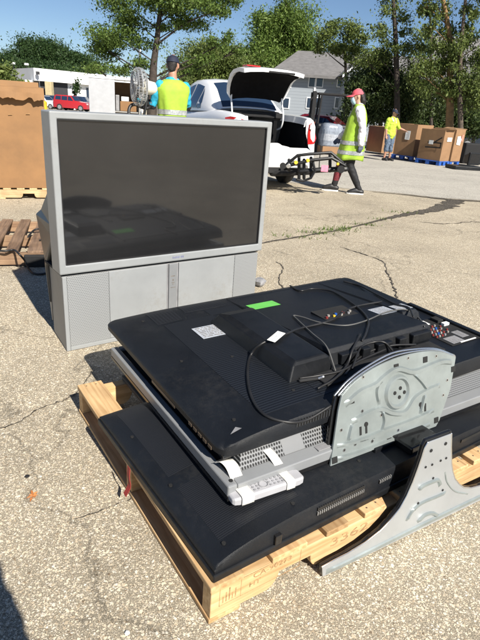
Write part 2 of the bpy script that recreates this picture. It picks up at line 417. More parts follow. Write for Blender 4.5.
def blob(name, chains, m, parent, voxel=.01, smooth=3, n=14, wrinkle=0):
    """one continuous surface grown from tapered limbs"""
    mb = MB()
    for ch in chains:
        mb.tube([c[:3] for c in ch], [(c[3], c[4]) if len(c) > 4 else c[3] for c in ch], n)
    o = mb.build(name, m)
    r = o.modifiers.new('r', 'REMESH'); r.mode = 'VOXEL'; r.voxel_size = voxel; r.use_smooth_shade = True
    if wrinkle:
        d_ = o.modifiers.new('w', 'DISPLACE'); d_.texture = _wr; d_.strength = wrinkle; d_.mid_level = .5; d_.texture_coords = 'LOCAL'
    if smooth:
        q = o.modifiers.new('s', 'SMOOTH'); q.factor = .5; q.iterations = smooth
    dg = bpy.context.evaluated_depsgraph_get()
    me = bpy.data.meshes.new_from_object(o.evaluated_get(dg)); me.name = name
    bpy.data.objects.remove(o)
    o = bpy.data.objects.new(name, me); COL.objects.link(o); o.parent = parent
    if not me.materials: me.materials.append(m)
    for p in me.polygons: p.use_smooth = True
    return o
def text_mesh(name, body, size, m, parent, mw):
    c = bpy.data.curves.new(name, 'FONT'); c.body = body; c.size = size; c.extrude = .0004; c.align_x = 'CENTER'; c.align_y = 'CENTER'
    o = bpy.data.objects.new(name, c); COL.objects.link(o)
    dg = bpy.context.evaluated_depsgraph_get()
    me = bpy.data.meshes.new_from_object(o.evaluated_get(dg)); me.name = name
    bpy.data.objects.remove(o); me.materials.clear(); me.materials.append(m)
    me.transform(mw)
    o = bpy.data.objects.new(name, me); COL.objects.link(o); o.parent = parent
    return o
# ------------------------------------------------------------------ light and sky
SUN_EL = R(40); SUN_AZ = V((.545, -.838))
w = bpy.data.worlds.new('World'); S.world = w; w.use_nodes = True
nt = w.node_tree; bg = nt.nodes['Background']
sk = nt.nodes.new('ShaderNodeTexSky'); sk.sky_type = 'NISHITA'; sk.sun_disc = False
sk.sun_elevation = SUN_EL; sk.sun_rotation = math.atan2(SUN_AZ.x, SUN_AZ.y); sk.altitude = 200; sk.air_density = .8; sk.dust_density = .25; sk.ozone_density = 4
nt.links.new(sk.outputs[0], bg.inputs[0]); bg.inputs[1].default_value = .055
sl = bpy.data.lights.new('sun', 'SUN'); sl.energy = 5.0; sl.angle = R(.53); sl.color = (1, .94, .84)
so = bpy.data.objects.new('sun', sl); COL.objects.link(so)
sd = V((SUN_AZ.x * math.cos(SUN_EL), SUN_AZ.y * math.cos(SUN_EL), math.sin(SUN_EL)))
so.rotation_euler = sd.to_track_quat('Z', 'Y').to_euler(); so.location = sd * 50
S.view_settings.view_transform = 'Standard'; S.view_settings.look = 'None'; S.view_settings.gamma = 1
S.view_settings.exposure = .82; S.view_settings.use_curve_mapping = False

# ------------------------------------------------------------------ ground
chip = chip_mat('exposed chip paving', [(0, (.19, .14, .09)), (.12, (.445, .36, .25)), (.38, (.66, .56, .41)), (.64, (.775, .675, .505)), (.84, (.56, .50, .41)), (1, (.86, .79, .66))], 118, gap=.38, crackw=.62)
mb = MB()
ys = [-30, -6, 12, 80, 160, 700]; xs = [-500, -60, -12, 12, 60, 500]
mb.grid([[(x, y, ground_z(y)) for x in xs] for y in ys])
g = tag(mb.build('ground', chip), 'sunlit chip aggregate car park paving', 'paving', kind='structure')

conc = chip_mat('worn pale road concrete', [(0, (.42, .395, .34)), (.5, (.53, .495, .43)), (1, (.60, .565, .50))], 60, gap=.85, crackw=.7, stain=.14)
seam = [gz(150, 172), gz(230, 178), gz(290, 182.5), gz(330, 187), gz(365, 190.5), gz(400, 193.5), gz(440, 198), gz(480, 200.5), gz(560, 205)]
mb = MB()
far = []
for p in seam: far.append(p)
mid = [V((-14 + 4.6*i, 12, 0)) for i in range(len(seam))]
fr = [V((-40 + 14*i, 80, ground_z(80))) for i in range(len(seam))]
rows = [seam, mid, fr]
mb.grid([[p + V((0, 0, .004)) for p in r] for r in rows])
tag(mb.build('road', conc), 'pale worn concrete drive lane beyond the paving joint', 'road', kind='structure')

tar = chip_mat('dark tar filled joint', [(0, (.07, .062, .05)), (.5, (.14, .12, .095)), (1, (.22, .19, .155))], 55, gap=.5, crackw=1, stain=.4)
rnd = random.Random(3)
def strip(name, pts, widths, m, z, jit=.3, kind='structure', nn=9):
    c = spline(pts, nn); n = len(c); mb = MB(); rows = []
    for i, p in enumerate(c):
        t = (c[min(i+1, n-1)] - c[max(i-1, 0)]).normalized(); s = V((-t.y, t.x, 0))
        f = i / (n-1) * (len(widths)-1); k = min(int(f), len(widths)-2); wd = widths[k] + (widths[k+1]-widths[k])*(f-k)
        a = wd * (1 + rnd.uniform(-jit, jit)); b = wd * (1 + rnd.uniform(-jit, jit)); off = s * wd * rnd.uniform(-.5, .5) * jit * 2
        rows.append([p + off + s*a/2 + V((0, 0, z)), p + off - s*b/2 + V((0, 0, z))])
    mb.grid(rows)
    return tag(mb.build(name, m), kind=kind)
strip('pavement_joint', [gz(200, 258), gz(262, 243.5), gz(300, 237), gz(345, 229), (gz(378, 221)), gz(402, 215.5), gz(428, 211), gz(446, 206), gz(456, 200.5)],
      [.03, .035, .03, .035, .05, .12, .20, .28, .26], tar, .006, .17, nn=14)
strip('pavement_joint', [gz(372, 192), gz(405, 195), gz(445, 199.5), gz(480, 201.5), gz(560, 206)], [.03, .05, .12, .09, .06], tar, .0075, .25)
strip('pavement_crack', [gz(276, 262), gz(283, 268), gz(279, 281), gz(286, 292)], [.008, .012, .008, .010], tar, .004, .8)
strip('pavement_crack', [gz(340, 247), gz(362, 254), gz(383, 262), gz(388, 274), gz(394, 287), gz(397, 299)], [.008, .013, .011, .014, .013, .010], tar, .005, .8)
strip('pavement_crack', [gz(420, 222), gz(445, 224), gz(470, 222), gz(490, 223)], [.015, .025, .02, .02], tar, .004, .8)
strip('pavement_crack', [gz(-20, 432), gz(12, 426), gz(38, 410), gz(60, 402), gz(78, 392), gz(92, 372)], [.004, .006, .005, .008, .007, .004], tar, .004, .9)
strip('pavement_crack', [gz(75, 520), gz(110, 508), gz(135, 498), gz(160, 492)], [.003, .004, .004, .003], tar, .004, .9)

# grass growing out of the joint
mb = MB(); rg = random.Random(5)
for (px, py, n, sp) in [(332, 230.5, 80, .13), (345, 228.5, 40, .10), (318, 233.5, 60, .14), (362, 225, 40, .12), (296, 238, 30, .2), (383, 220, 20, .1), (400, 213, 30, .12)]:
    c = gz(px, py)
    for i in range(n):
        b = c + V((rg.gauss(0, sp), rg.gauss(0, .035), .003)); a = rg.uniform(0, 6.28); h = rg.uniform(.02, .055); wv = V((math.cos(a), math.sin(a), 0))
        tip = b + V((rg.gauss(0, .03), rg.gauss(0, .03), h))
        mb.quad(b - wv*.006, b + wv*.006, tip)
tag(mb.build('grass', Mt['grass']), 'weedy grass growing in the paving joint', 'grass', kind='stuff')

# small debris
def pebble(name, label, cat, p, r, m, flat=.5, seed=1):
    q = random.Random(seed); mb = MB(); rings = []
    for i in range(1, 5):
        a = math.pi * i / 5
        rings.append([V((r*math.sin(a)*math.cos(t)*q.uniform(.7, 1.25), r*math.sin(a)*math.sin(t)*q.uniform(.7, 1.25), r*flat*(1 - math.cos(a)))) for t in [2*math.pi*j/9 for j in range(9)]])
    mb.loft(rings); o = mb.build(name, m); o.location = p
    return tag(o, label, cat)
leafm = mat('dry orange leaf', (.45, .17, .05), .8, var=.3, scale=80)
p = gz(33, 497); mb = MB()
for k in range(7):
    a = k * .9 + .3; d = V((math.cos(a), math.sin(a), 0)); s_ = V((-d.y, d.x, 0)); l = .016 + .008*(k % 3)
    mb.quad(p + V((0,0,.004)), p + d*l*.5 + s_*.005 + V((0,0,.009)), p + d*l + V((0,0,.006)), p + d*l*.5 - s_*.005 + V((0,0,.008)))
tag(mb.build('dry_leaf', leafm), 'small crumpled orange leaf lying on the paving left of the pallet', 'leaf')
pebble('stone_chip', 'dark loose stone by the right foot of the projection television', 'stone', gz(259, 286), .05, Mt['grey'], .7, 2)
pebble('tar_lump', 'small dark lump of tar on the paving above the orange leaf', 'tar lump', gz(27, 477), .009, Mt['matt'], .4, 4)
pebble('pale_chip', 'bright white chip of stone near the lower edge of the paving', 'stone', gz(127, 634), .007, Mt['paper'], .5, 6)

# ------------------------------------------------------------------ stack frame: u along the pallet front, v towards the back
YAW = R(34.1)
E1 = V((math.cos(YAW), math.sin(YAW), 0)); E2 = V((-E1.y, E1.x, 0)); O = V((-.026, .981, 0))
def uv(u, v, z=0): return O + E1*u + E2*v + V((0, 0, z))
def local(p, u0, v0, z0):
    d = V(p) - uv(u0, v0, z0); return V((d.dot(E1), d.dot(E2), d.z))

Mt['nail'] = mat('rusty nail', (.09, .06, .045), .6)
def pallet(name, label, loc, rz, L, D, H, deck, wx, wy, group=None, notch=True, bot=.018, ns=3, sw=.045, bmat=None):
    """stringers along x, boards along y; deck = list of (x0, x1) or (x0, x1, material)"""
    t = thing(name, label, 'pallet', loc, rz, group)
    st0, st1 = bot, H - .02
    for k in range(ns):
        y0 = (D - sw) * k / (ns - 1)
        if notch:
            a, b = .165*L, .31*L; c, d = .68*L, .835*L; hh = .05
            pts = [(0.004, st0), (a - .012, st0)]
            for q in range(6): pts.append((a + .03*math.sin(q/5*1.57) - .012 + .012*q/5, st0 + hh*(1 - math.cos(q/5*1.57))))
            for q in range(6): pts.append((b - .03*math.cos(q/5*1.57) , st0 + hh*(1 - math.sin(q/5*1.57))))
            pts.append((c - .0, st0))
            for q in range(6): pts.append((c + .03*math.sin(q/5*1.57), st0 + hh*(1 - math.cos(q/5*1.57))))
            for q in range(6): pts.append((d - .03*math.cos(q/5*1.57), st0 + hh*(1 - math.sin(q/5*1.57))))
            pts += [(L - .004, st0), (L - .004, st1), (.004, st1)]
            mb = MB().prism([V((x, y0, z)) for x, z in pts], (0, sw, 0))
        else:
            mb = MB().box((.004, y0, st0), (L - .004, y0 + sw, st1))
        mb.build('stringer', wx, t, bevel=.0025)
    for dd in deck:
        a_, b_ = dd[3:5] if len(dd) > 3 else (0, 1); MB().box((dd[0], a_*(D + .006) - .003, st1 + .0005), (dd[1], b_*(D + .006) - .003, H)).build('deck_board', dd[2] if len(dd) > 2 else wy, t, bevel=.0025)
    nl = MB(); q_ = random.Random(int(L*1000))
    for dd in deck:
        for k in range(ns):
            for xx in (.28, .72):
                nl.cyl((dd[0] + (dd[1] - dd[0])*(xx + q_.uniform(-.06, .06)), (D - sw)*k/(ns - 1) + sw/2 + q_.uniform(-.01, .01), H - .0005), .0032, .0012, n=8)
    nl.build('nail_heads', Mt['nail'], t)
    for x0 in (0, L*.46, L - .1):
        MB().box((x0, -.002, 0.002), (x0 + .1, D + .002, bot - .0005)).build('bottom_board', bmat or wy, t, bevel=.0025)
    return t

PH = .136
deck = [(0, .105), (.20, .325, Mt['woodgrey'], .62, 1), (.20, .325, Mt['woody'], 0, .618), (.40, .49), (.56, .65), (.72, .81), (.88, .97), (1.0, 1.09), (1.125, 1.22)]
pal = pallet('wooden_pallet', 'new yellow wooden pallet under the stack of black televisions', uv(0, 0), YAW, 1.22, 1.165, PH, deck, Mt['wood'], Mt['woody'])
Mx = lambda x, y, z: Matrix.Translation((x, y, z)) @ Matrix.Rotation(R(90), 4, 'X')
text_mesh('stamped_number', '3362', .052, Mt['burn'], pal, Mx(.505, -.0005, .078) @ Matrix.Diagonal((1.6, .85, 1, 1)))
text_mesh('stamped_code', 'CA-90273', .026, Mt['burn'], pal, Mx(.205, -.0005, .102) @ Matrix.Diagonal((1.25, 1, 1, 1)))
text_mesh('stamped_code', 'HT', .024, Mt['burn'], pal, Mx(.145, -.0005, .074) @ Matrix.Diagonal((1.25, 1, 1, 1)))
mb = MB()
def bar(x0, z0, x1, z1): mb.box((x0, -.0006, z0), (x1, .001, z1))
for x0, x1, z0, z1 in ((.030, .305, .05, .1145),):
    bar(x0, z0, x1, z0 + .0012); bar(x0, z1, x1, z1 + .0012); bar(x0, z0, x0 + .0015, z1); bar(x1, z0, x1 + .0015, z1); bar(.098, z0, .0995, z1)
for k in range(5): bar(.040 + .010*k, .058, .0435 + .010*k, .072 + .024*((k*7) % 3)/2 + .008)
mb.build('stamp_frame', Mt['burn'], pal)

Mt['red_s'] = mat('dull red socket', (.22, .03, .025), .5); Mt['white_s'] = mat('dull white socket', (.33, .31, .28), .5)
# ---- television backs
def quarter(d, r):
    q = max(0.0, min(1.0, d / r)); return math.sqrt(max(0, 1 - (1 - q)**2))
def make_shell(W, D, edge, bulge, ru, rv, wall=.012, rvb=None, rur=None):
    rvb = rvb or rv; rur = rur or ru
    def h(x, y):
        e = min(quarter(x, ru), quarter(W - x, rur))
        f = quarter(min(y / rv, (D - y) / rvb, 1), 1)
        return edge + bulge * e * f
    return h
def shell_mesh(mb, h, W, D, z0, corner=0.0):
    def spaced(Wd):
        a = [0, .002, .006, .012, .02, .03, .045, .06, .08, .11, .14, .18, .23, .28, .34]
        a = [q for q in a if q < Wd*.45]; n = 10
        m = [a[-1] + (Wd - 2*a[-1])*k/n for k in range(1, n)]
        return a + m + [Wd - q for q in reversed(a)]
    xs = spaced(W); ys = spaced(D)
    rows = []
    for y in ys:
        r = []
        for x in xs: r.append(V((x, y, h(x, y))))
        rows.append(r)
    if corner:
        for r in rows:
            for p in r:
                dx = min(p.x, W - p.x); dy = min(p.y, D - p.y)
                if dx < corner and dy < corner:
                    a = V((corner - dx, corner - dy)); l = a.length; mx = max(a.x, a.y)
                    if l > 1e-6:
                        k = mx / l; nx = corner - a.x*k; ny = corner - a.y*k
                        p.x = nx if p.x < W/2 else W - nx; p.y = ny if p.y < D/2 else D - ny
    mb.grid(rows)
    # skirt down to z0
    edge = [r for r in rows[0]] + [r[-1] for r in rows[1:]] + [p for p in reversed(rows[-1][:-1])] + [r[0] for r in reversed(rows[1:-1])]
    mb.grid([[p.copy() for p in edge], [V((p.x, p.y, z0)) for p in edge]], True)
def patch(h, x0, x1, y0, y1, dz, nx=10, ny=10):
    mb = MB()
    rows = [[V((x0 + (x1-x0)*i/nx, y0 + (y1-y0)*j/ny, 0)) for i in range(nx+1)] for j in range(ny+1)]
    for r in rows:
        for p in r: p.z = h(p.x, p.y) + dz
    mb.grid(rows)
    e = rows[0] + [r[-1] for r in rows[1:]] + list(reversed(rows[-1][:-1])) + [r[0] for r in reversed(rows[1:-1])]
    mb.grid([[p.copy() for p in e], [p - V((0, 0, dz + .002)) for p in e]], True)
    return mb
def screw(parent, x, y, z):
    MB().cyl((x, y, z - .002), .006, .004, n=12).build('screw', Mt['hole'], parent)
def label_sheet(name, parent, M, w_, h_, m, lines, ink=None, seed=1):
    q = random.Random(seed)
    o = MB().box((0, 0, 0), (w_, h_, .0008), M).build(name, m, parent)
    mb = MB()
    for k in range(lines):
        y = h_ * (.12 + .78 * k / max(1, lines - 1)); x = w_*.08
        while x < w_*.88:
            l = q.uniform(.04, .22)*w_
            mb.box((x, y - h_*.02, .0008), (min(x + l, w_*.92), y + h_*.025, .0011), M); x += l + w_*.03
    mb.build('print', ink or Mt['ink'], o)
    return o

# 1 lowest set, lying face down on the pallet
u0, v0, z0 = .012, .006, PH + .001
W1, D1 = 1.46, .84
t1 = thing('flat_television', 'wide black television lying face down on the pallet, lowest of the stack', 'television', uv(u0, v0, z0), YAW + R(2.0))
h1 = make_shell(W1 - .012, D1 - .012, .034, .062, .42, .005, rvb=.2)
MB().box((0, 0, 0), (W1, D1, .026)).build('bezel', Mt['black'], t1, bevel=.004)
mb = MB(); shell_mesh(mb, lambda x, y: h1(x, y), W1 - .012, D1 - .012, .026)
s1 = mb.build('back_shell', Mt['black_fine'], t1, smooth='auto'); s1.location = (.006, .006, 0)
vent_m = slots_mat('black television vent slots', (.025, .026, .028), (.003, .003, .003), .0085, axis=0, duty=.5)
ventl = slots_mat('silver edged vent slots', (.20, .20, .20), (.004, .004, .004), .0085, axis=0, duty=.55)
for x0, x1, zz, m_ in ((.36, .56, .062, ventl), (.36, .56, .078, vent_m), (.63, .69, .066, ventl), (1.08, 1.22, .066, vent_m)):
    MB().box((x0, .0035, zz - .006), (x1, .012, zz + .006)).build('vent', m_, t1)
fine1 = slots_mat('fine ribbed black plastic', (.012, .0135, .017), (.004, .0045, .006), .007, axis=1, duty=.4, rough=.5)
for a in ((.05, .33, .06, .30), (.05, .33, .36, .78)):
    patch(h1, *a, .0008).build('ribbed_panel', fine1, t1, smooth=True).location = (.006, .006, 0)
for x, y in ((.06, .05), (.045, .33), (.045, .62), (.40, .12), (.62, .09), (.82, .06), (.30, .05)):
    screw(t1, x, y, h1(x, y) + .0005)
mb = MB().box((0, 0, 0), (.16, .10, .030)); o = mb.build('stand_socket', Mt['gloss'], t1, bevel=.006); o.location = (.80, .02, .094)
mb = MB().box((0, 0, 0), (.10, .035, .018)); o = mb.build('socket_cover', Mt['black'], t1, bevel=.004); o.location = (.70, .09, .094)
MB().box((.20, -.004, .030), (.222, .012, .062)).build('hook', Mt['gloss'], t1, bevel=.002)

# red strap hanging between the lowest set and the pallet
mb = MB(); a = gz(126, 466, .15); b = gz(133, 488, .06)
c = [uv(-.012, .535, .150), uv(-.017, .528, .12), uv(-.016, .523, .085), uv(-.035, .518, .055)]
c = spline(c, 5)
mb.grid([[p + E2*.011, p - E2*.011] for p in c]); 
o = mb.build('red_strap', mat('dull red strap', (.26, .025, .02), .6)); md = o.modifiers.new('s', 'SOLIDIFY'); md.thickness = .002
tag(o, 'short red strap hanging from the left edge of the lowest television', 'strap')

# 2 silver set in the middle
z2 = z0 + .096 + .002
u0, v0 = .142, .160; W2, D2 = 1.50, 1.005
t2 = thing('silver_television', 'silver framed television lying face down in the middle of the stack', 'television', uv(u0, v0, z2), YAW - R(.6))
FH = .052
mb = MB()
fw = .032
mb.box((0, 0, 0), (W2, D2, .012))
o = mb.build('screen', Mt['gloss'], t2)
MB().box((0, 0, .0125), (fw, D2, FH)).build('frame_side', Mt['silver'], t2, bevel=.005)
MB().box((W2 - fw, 0, .0125), (W2, D2, FH)).build('frame_side', Mt['silver'], t2, bevel=.005)
MB().box((fw + .001, D2 - fw, .0125), (W2 - fw - .001, D2, FH)).build('frame_side', Mt['silver'], t2, bevel=.005)
mb = MB().loft([[V((x, 0, .0125)), V((x, 0, FH - .004)), V((x, .045, FH + .002)), V((x, .045, .0125))] for x in (fw + .001, W2 - fw - .001)])
mb.build('front_rail', Mt['silver'], t2, bevel=.003)
bx0, by0, bx1, by1 = fw + .001, .046, W2 - fw - .001, D2 - fw - .001
MB().box((bx0, by0, .0125), (bx1, by1, FH - .012)).build('back_panel', Mt['matt'], t2)
mb = MB(); mb.loft([[V((.075, .10, FH - .0118)), V((W2 - .075, .10, FH - .0118)), V((W2 - .075, D2 - .06, FH - .0118)), V((.075, D2 - .06, FH - .0118))],
                    [V((.10, .135, .088)), V((W2 - .10, .135, .088)), V((W2 - .10, D2 - .1, .088)), V((.10, D2 - .1, .088))]])
mb.build('back_hump', Mt['black'], t2, bevel=.004)
perf = holes_mat('perforated silver grille', (.19, .195, .2), (.008, .008, .008), .0098, (0, 2), .33, .4, .2)
perff = holes_mat('fine perforated grey grille', (.20, .205, .21), (.015, .015, .015), .006, (0, 2), .30, .4, .2)
mb = MB()
def slope(x0, x1, off=0, y0=.0465, y1=.092, za=FH - .002, zb=.104, lean=0):
    return MB().add([(x0, y0, za), (x1, y0, za), (x1, y1, zb), (x0 + lean, y1, zb), (x0, y1 + .006, za), (x1, y1 + .006, za), (x1, y1 + .006, zb - .002), (x0 + lean, y1 + .006, zb - .002)],
                    [(0, 1, 2, 3), (0, 4, 5, 1), (1, 5, 6, 2), (2, 6, 7, 3), (3, 7, 4, 0), (4, 7, 6, 5)])
Mt['silverd'] = mat('darker silver plastic', (.19, .195, .2), .4, var=.05, scale=4, metal=.25)
slope(.065, .235, lean=.03).build('speaker_grille', perf, t2)
slope(.2355, .318).build('grille_gap_panel', Mt['silverd'], t2)
slope(.3185, .52).build('speaker_grille', perf, t2)
slope(.5205, .98).build('grille_gap_panel', Mt['silverd'], t2)
slope(.9805, W2 - .08).build('speaker_grille', perff, t2)
MB().box((.345, .010, FH + .0005), (.42, .035, FH + .003)).build('nameplate', Mt['grey'], t2, bevel=.001)
screw(t2, .02, .02, FH + .001)

# 3 top set
z3 = z2 + .088 + .002
u0, v0 = .150, .218; W3, D3 = 1.405, 1.06
t3 = thing('flat_television', 'large black television lying face down on top of the stack, cables across its back', 'television', uv(u0, v0, z3), YAW - R(1.0))
t3.rotation_euler = (0, -R(1.7), YAW - R(1.0))
ED, BU = .034, .040
h3 = make_shell(W3, D3, ED, BU, .36, .005, rvb=.12, rur=.03)
mb = MB().box((.012, .012, -.0), (W3 - .012, D3 - .012, .0155)); mb.build('bezel', Mt['gloss'], t3, bevel=.003)
mb = MB(); shell_mesh(mb, h3, W3, D3, .016, corner=.05); mb.build('back_shell', Mt['black_fine'], t3, smooth='auto')
HZ = ED + BU
ventsq = slots_mat('square vent grid', (.014, .016, .02), (.002, .002, .003), .0105, axis=1, duty=.5, axis2=0, pitch2=.016, duty2=.7)
rib = slots_mat('ribbed black back', (.012, .0145, .019), (.003, .0035, .005), .0125, axis=1, duty=.38, rough=.45)
patch(h3, .17, .29, .86, 1.0, .001).build('vent', ventsq, t3, smooth=True)
patch(h3, .33, .55, .92, 1.01, .001).build('vent', ventsq, t3, smooth=True)
patch(h3, .19, .43, .07, .84, .001).build('ribbed_panel', rib, t3, smooth=True)
patch(h3, .432, .64, .07, .20, .001).build('ribbed_panel', rib, t3, smooth=True)
patch(h3, .42, .60, .84, .905, .001).build('ribbed_panel', rib, t3, smooth=True)
for x0 in [.24 + .014*k for k in range(22)]:
    if x0 < .5:
        pass
MB().box((.27, -.0012, .040), (.50, .003, .064)).build('vent', slots_mat('front wall vents', (.028, .03, .034), (.004, .004, .004), .011, axis=0, duty=.55), t3)
for x, y in ((.10, .10), (.12, .52), (.13, .93), (.60, 1.0), (.85, .98), (.36, .14), (.30, .45), (1.1, .98)): screw(t3, x, y, h3(x, y) + .001)
btn = Mt['btn'] = mat('side controls with tan reflection', (.09, .065, .045), .45)  # tan reflection on the black side painted into the button colour
mb = MB()
for k in range(5): 
    MB().box((-.0022, .06 + .033*k, .006 + .004), (.004, .082 + .033*k, .022)).build('button', btn, t3, bevel=.001)
MB().box((-.0015, .32, .006), (.004, .52, .016)).build('side_strip', Mt['gold'] if 'gold' in Mt else btn, t3, bevel=.001)  # strip carries the same painted tan reflection
# raised electronics housing
hx0, hx1, hy0, hy1 = .375, 1.30, .205, .77
top = HZ + .066
def hb(x0, x1, y0, y1, zt, ins=.035, name='electronics_housing', m='black', insf=.015, zb=None, parent=t3):
    zb = HZ - .004 if zb is None else zb
    return MB().loft([[V((x0, y0, zb)), V((x1, y0, zb)), V((x1, y1, zb)), V((x0, y1, zb))],
                      [V((x0 + ins*.5, y0 + insf, zt - .012)), V((x1 - ins*.4, y0 + insf, zt - .012)), V((x1 - ins*.4, y1 - ins, zt - .012)), V((x0 + ins*.5, y1 - ins, zt - .012))],
                      [V((x0 + ins, y0 + insf + .014, zt)), V((x1 - ins*.7, y0 + insf + .014, zt)), V((x1 - ins*.7, y1 - ins*2.2, zt)), V((x0 + ins, y1 - ins*2.2, zt))]]).build(name, Mt[m], parent, bevel=.006)
hs = hb(.375, .585, .185, .775, top, ins=.045)
def wz(y): return HZ + .060*(1 - max(0, (y - .245))/.72)
def wedge(x0, x1, y0, y1=.985):
    return MB().loft([[V((x0, y0, HZ - .006)), V((x1, y0, HZ - .006)), V((x1, y1 + .005, HZ - .006)), V((x0, y1 + .005, HZ - .006))],
      [V((x0 + .004, y0 + .013, wz(y0 + .03) - .014)), V((x1 - .006, y0 + .013, wz(y0 + .03) - .014)), V((x1 - .004, y1, HZ + .0005)), V((x0 + .002, y1, HZ + .0005))],
      [V((x0 + .014, y0 + .03, wz(y0 + .03))), V((x1 - .016, y0 + .03, wz(y0 + .03))), V((x1 - .012, y1 - .02, wz(y1 - .02))), V((x0 + .009, y1 - .02, wz(y1 - .02)))]])
wedge(.586, 1.16, .215).build('back_plateau', Mt['black_fine'], t3, bevel=.005)
wedge(1.1605, 1.275, .375).build('back_plateau', Mt['black_fine'], t3, bevel=.005)
# recess for the leads with coloured sockets
rc = MB().box((.80, .49, wz(.60) - .003), (.985, .60, wz(.49) + .0005)).build('socket_recess', Mt['hole'], t3)
cols = ['red', 'white', 'yellow', 'blue', 'white', 'red', 'grey', 'white']
for k in range(8):
    MB().cyl((.815 + .021*k, .508 + .014*(k % 2), wz(.49)), .006, .008, n=10).build('socket', Mt[cols[k] + '_s'] if cols[k] + '_s' in Mt else Mt[cols[k]], t3)
# ribs on the housing's front wall
for x0, x1 in ((.63, .71), (.74, .78), (.82, .90), (.94, .98), (1.02, 1.13)):
    MB().box((x0, .200, HZ + .002), (x1, .228, top - .022)).build('wall_rib', Mt['black'], t3, bevel=.004)
# lower step in front of the housing
MB().box((.48, .10, HZ - .002), (1.10, .183, HZ + .010)).build('cable_tray', Mt['matt'], t3, bevel=.003)
# connector panel at the right end
MB().box((1.165, .115, HZ + .0005), (1.352, .36, HZ + .003)).build('connector_panel', Mt['hole'], t3, bevel=.001)
MB().box((1.353, .10, HZ - .002), (1.378, .53, HZ + .013)).build('panel_lip', Mt['black'], t3, bevel=.004)
for r in range(5):
    for k in range(5):
        if (r, k) in ((4, 0), (3, 4), (0, 4)): continue
        MB().cyl((1.172 + .0175*r, .20 + .021*k, HZ + .003), .0045, .007, n=10).build('socket', Mt[['red_s', 'white_s', 'red_s', 'grey', 'blue', 'white_s'][(k*2 + r) % 6]], t3)
for k in range(5): MB().cyl((1.262 + .017*(k % 2), .215 + .018*k, HZ + .003), .0042, .007, n=10).build('socket', Mt[['white_s', 'red_s', 'white_s', 'red_s', 'white_s'][k]], t3)
MB().box((1.30, .265, HZ + .003), (1.335, .285, HZ + .016)).build('socket_block', Mt['white'], t3, bevel=.002)
MB().box((1.30, .30, HZ + .003), (1.335, .345, HZ + .018)).build('socket_block', Mt['hole'], t3, bevel=.002)
MB().box((1.20, .31, HZ + .003), (1.26, .35, HZ + .006)).build('socket_block', Mt['paper'], t3, bevel=.001)
label_sheet('warning_label', t3, Matrix.Translation((1.185, .125, HZ + .0031)), .075, .055, Mt['grey'], 5, seed=3)
label_sheet('warning_label', t3, Matrix.Translation((1.275, .15, HZ + .0031)), .045, .06, Mt['grey'], 5, seed=4)
MB().box((1.225, .118, HZ + .003), (1.325, .124, HZ + .005)).build('panel_line', Mt['paper'], t3)
# labels
M3 = Matrix.Translation(t3.location) @ t3.rotation_euler.to_matrix().to_4x4(); M3i = M3.inverted()
def loc3(x, y, z): return M3i @ onplane(x, y, M3 @ V((0, 0, HZ + z)), M3.to_3x3() @ V((0, 0, 1)))
ZT_S = .012
def flat(px, py, z): 
    return local(gz(px, py, z3 + z), u0, v0, z3)
label_sheet('rating_label', t3, Matrix.Translation((*loc3(203.5, 339.5, 0)[:2], HZ + .0022)), .145, .11, Mt['labelsil'], 7, seed=1)
MB().box((0, 0, 0), (.150, .072, .0008), Matrix.Translation((*loc3(254, 310.5, ZT_S)[:2], 0)) @ Matrix.Translation((0, 0, wz(loc3(254, 310.5, ZT_S).y) + .0006)) @ Matrix.Rotation(-math.atan(.0833), 4, 'X')).build('green_sticker', Mt['green'], t3)
label_sheet('rating_label', t3, Matrix.Translation((1.055, .42, wz(.42) + .0004)) @ Matrix.Rotation(-math.atan(.0833), 4, 'X'), .10, .085, Mt['labelsil'], 6, seed=5)
label_sheet('rating_label', t3, Matrix.Translation((1.175, .42, wz(.42) + .0004)) @ Matrix.Rotation(-math.atan(.0833), 4, 'X'), .085, .07, Mt['labelsil'], 5, seed=6)
MB().add([(.055, .045, h3(.06, .045) + .0015), (.098, .050, h3(.098, .05) + .0015), (.085, .066, h3(.085, .066) + .0015)], [(0, 1, 2)]).build('scuff_sticker', Mt['grey'], t3)

ZT = z3 + HZ
# leads
Mt['greycord'] = mat('dull grey cord', (.09, .09, .088), .5)
def cable(name, label, pts, r, m='rubber', cat='cable'):
    mb = MB().tube(spline(pts, 8), r, 8, ref=V((0, 0, 1))); return tag(mb.build(name, Mt[m], smooth=True), label, cat)
bpy.context.view_layer.update()
_dg = bpy.context.evaluated_depsgraph_get()
def P(x, y, lift):
    hit, loc_, nor, *_ = S.ray_cast(_dg, CP, ray(x, y).normalized())
    return loc_ + V((0, 0, lift)) if hit else gz(x, y, ZT)
cb = cable('power_lead', 'black power lead with a white tag looping over the ribbed back', [P(381, 303, .007), P(352, 309, .007), P(330, 322, .007), P(300, 330, .007), P(285, 336, .007), P(262, 345, .007), P(250, 358, .007), P(247.5, 378, .007), P(252, 400, .007), P(265, 417, .007), P(288, 424, .007), P(308, 421, .007), P(330, 408, .007)], .0049)
a, b = P(270.5, 345, .016), P(288, 331.5, .022)
d = (b - a).normalized(); s_ = d.cross(V((0, 0, 1))).normalized()
Mg = Matrix((d, -s_, d.cross(-s_))).transposed().to_4x4(); Mg.translation = a
o = label_sheet('lead_tag', cb, Mg @ Matrix.Translation((0, -.017, 0)), .085, .034, Mt['paper'], 3, Mt['grey'], 8)
cable('power_lead', 'black lead running along the back edge of the top television', [P(290, 287, .007), P(300, 292, .007), P(312, 290, .007), P(330, 292, .007), P(345, 300, .007), P(360, 311, .007), P(368, 322, .007), P(366, 334, .007), P(362, 342, .007)], .0046)
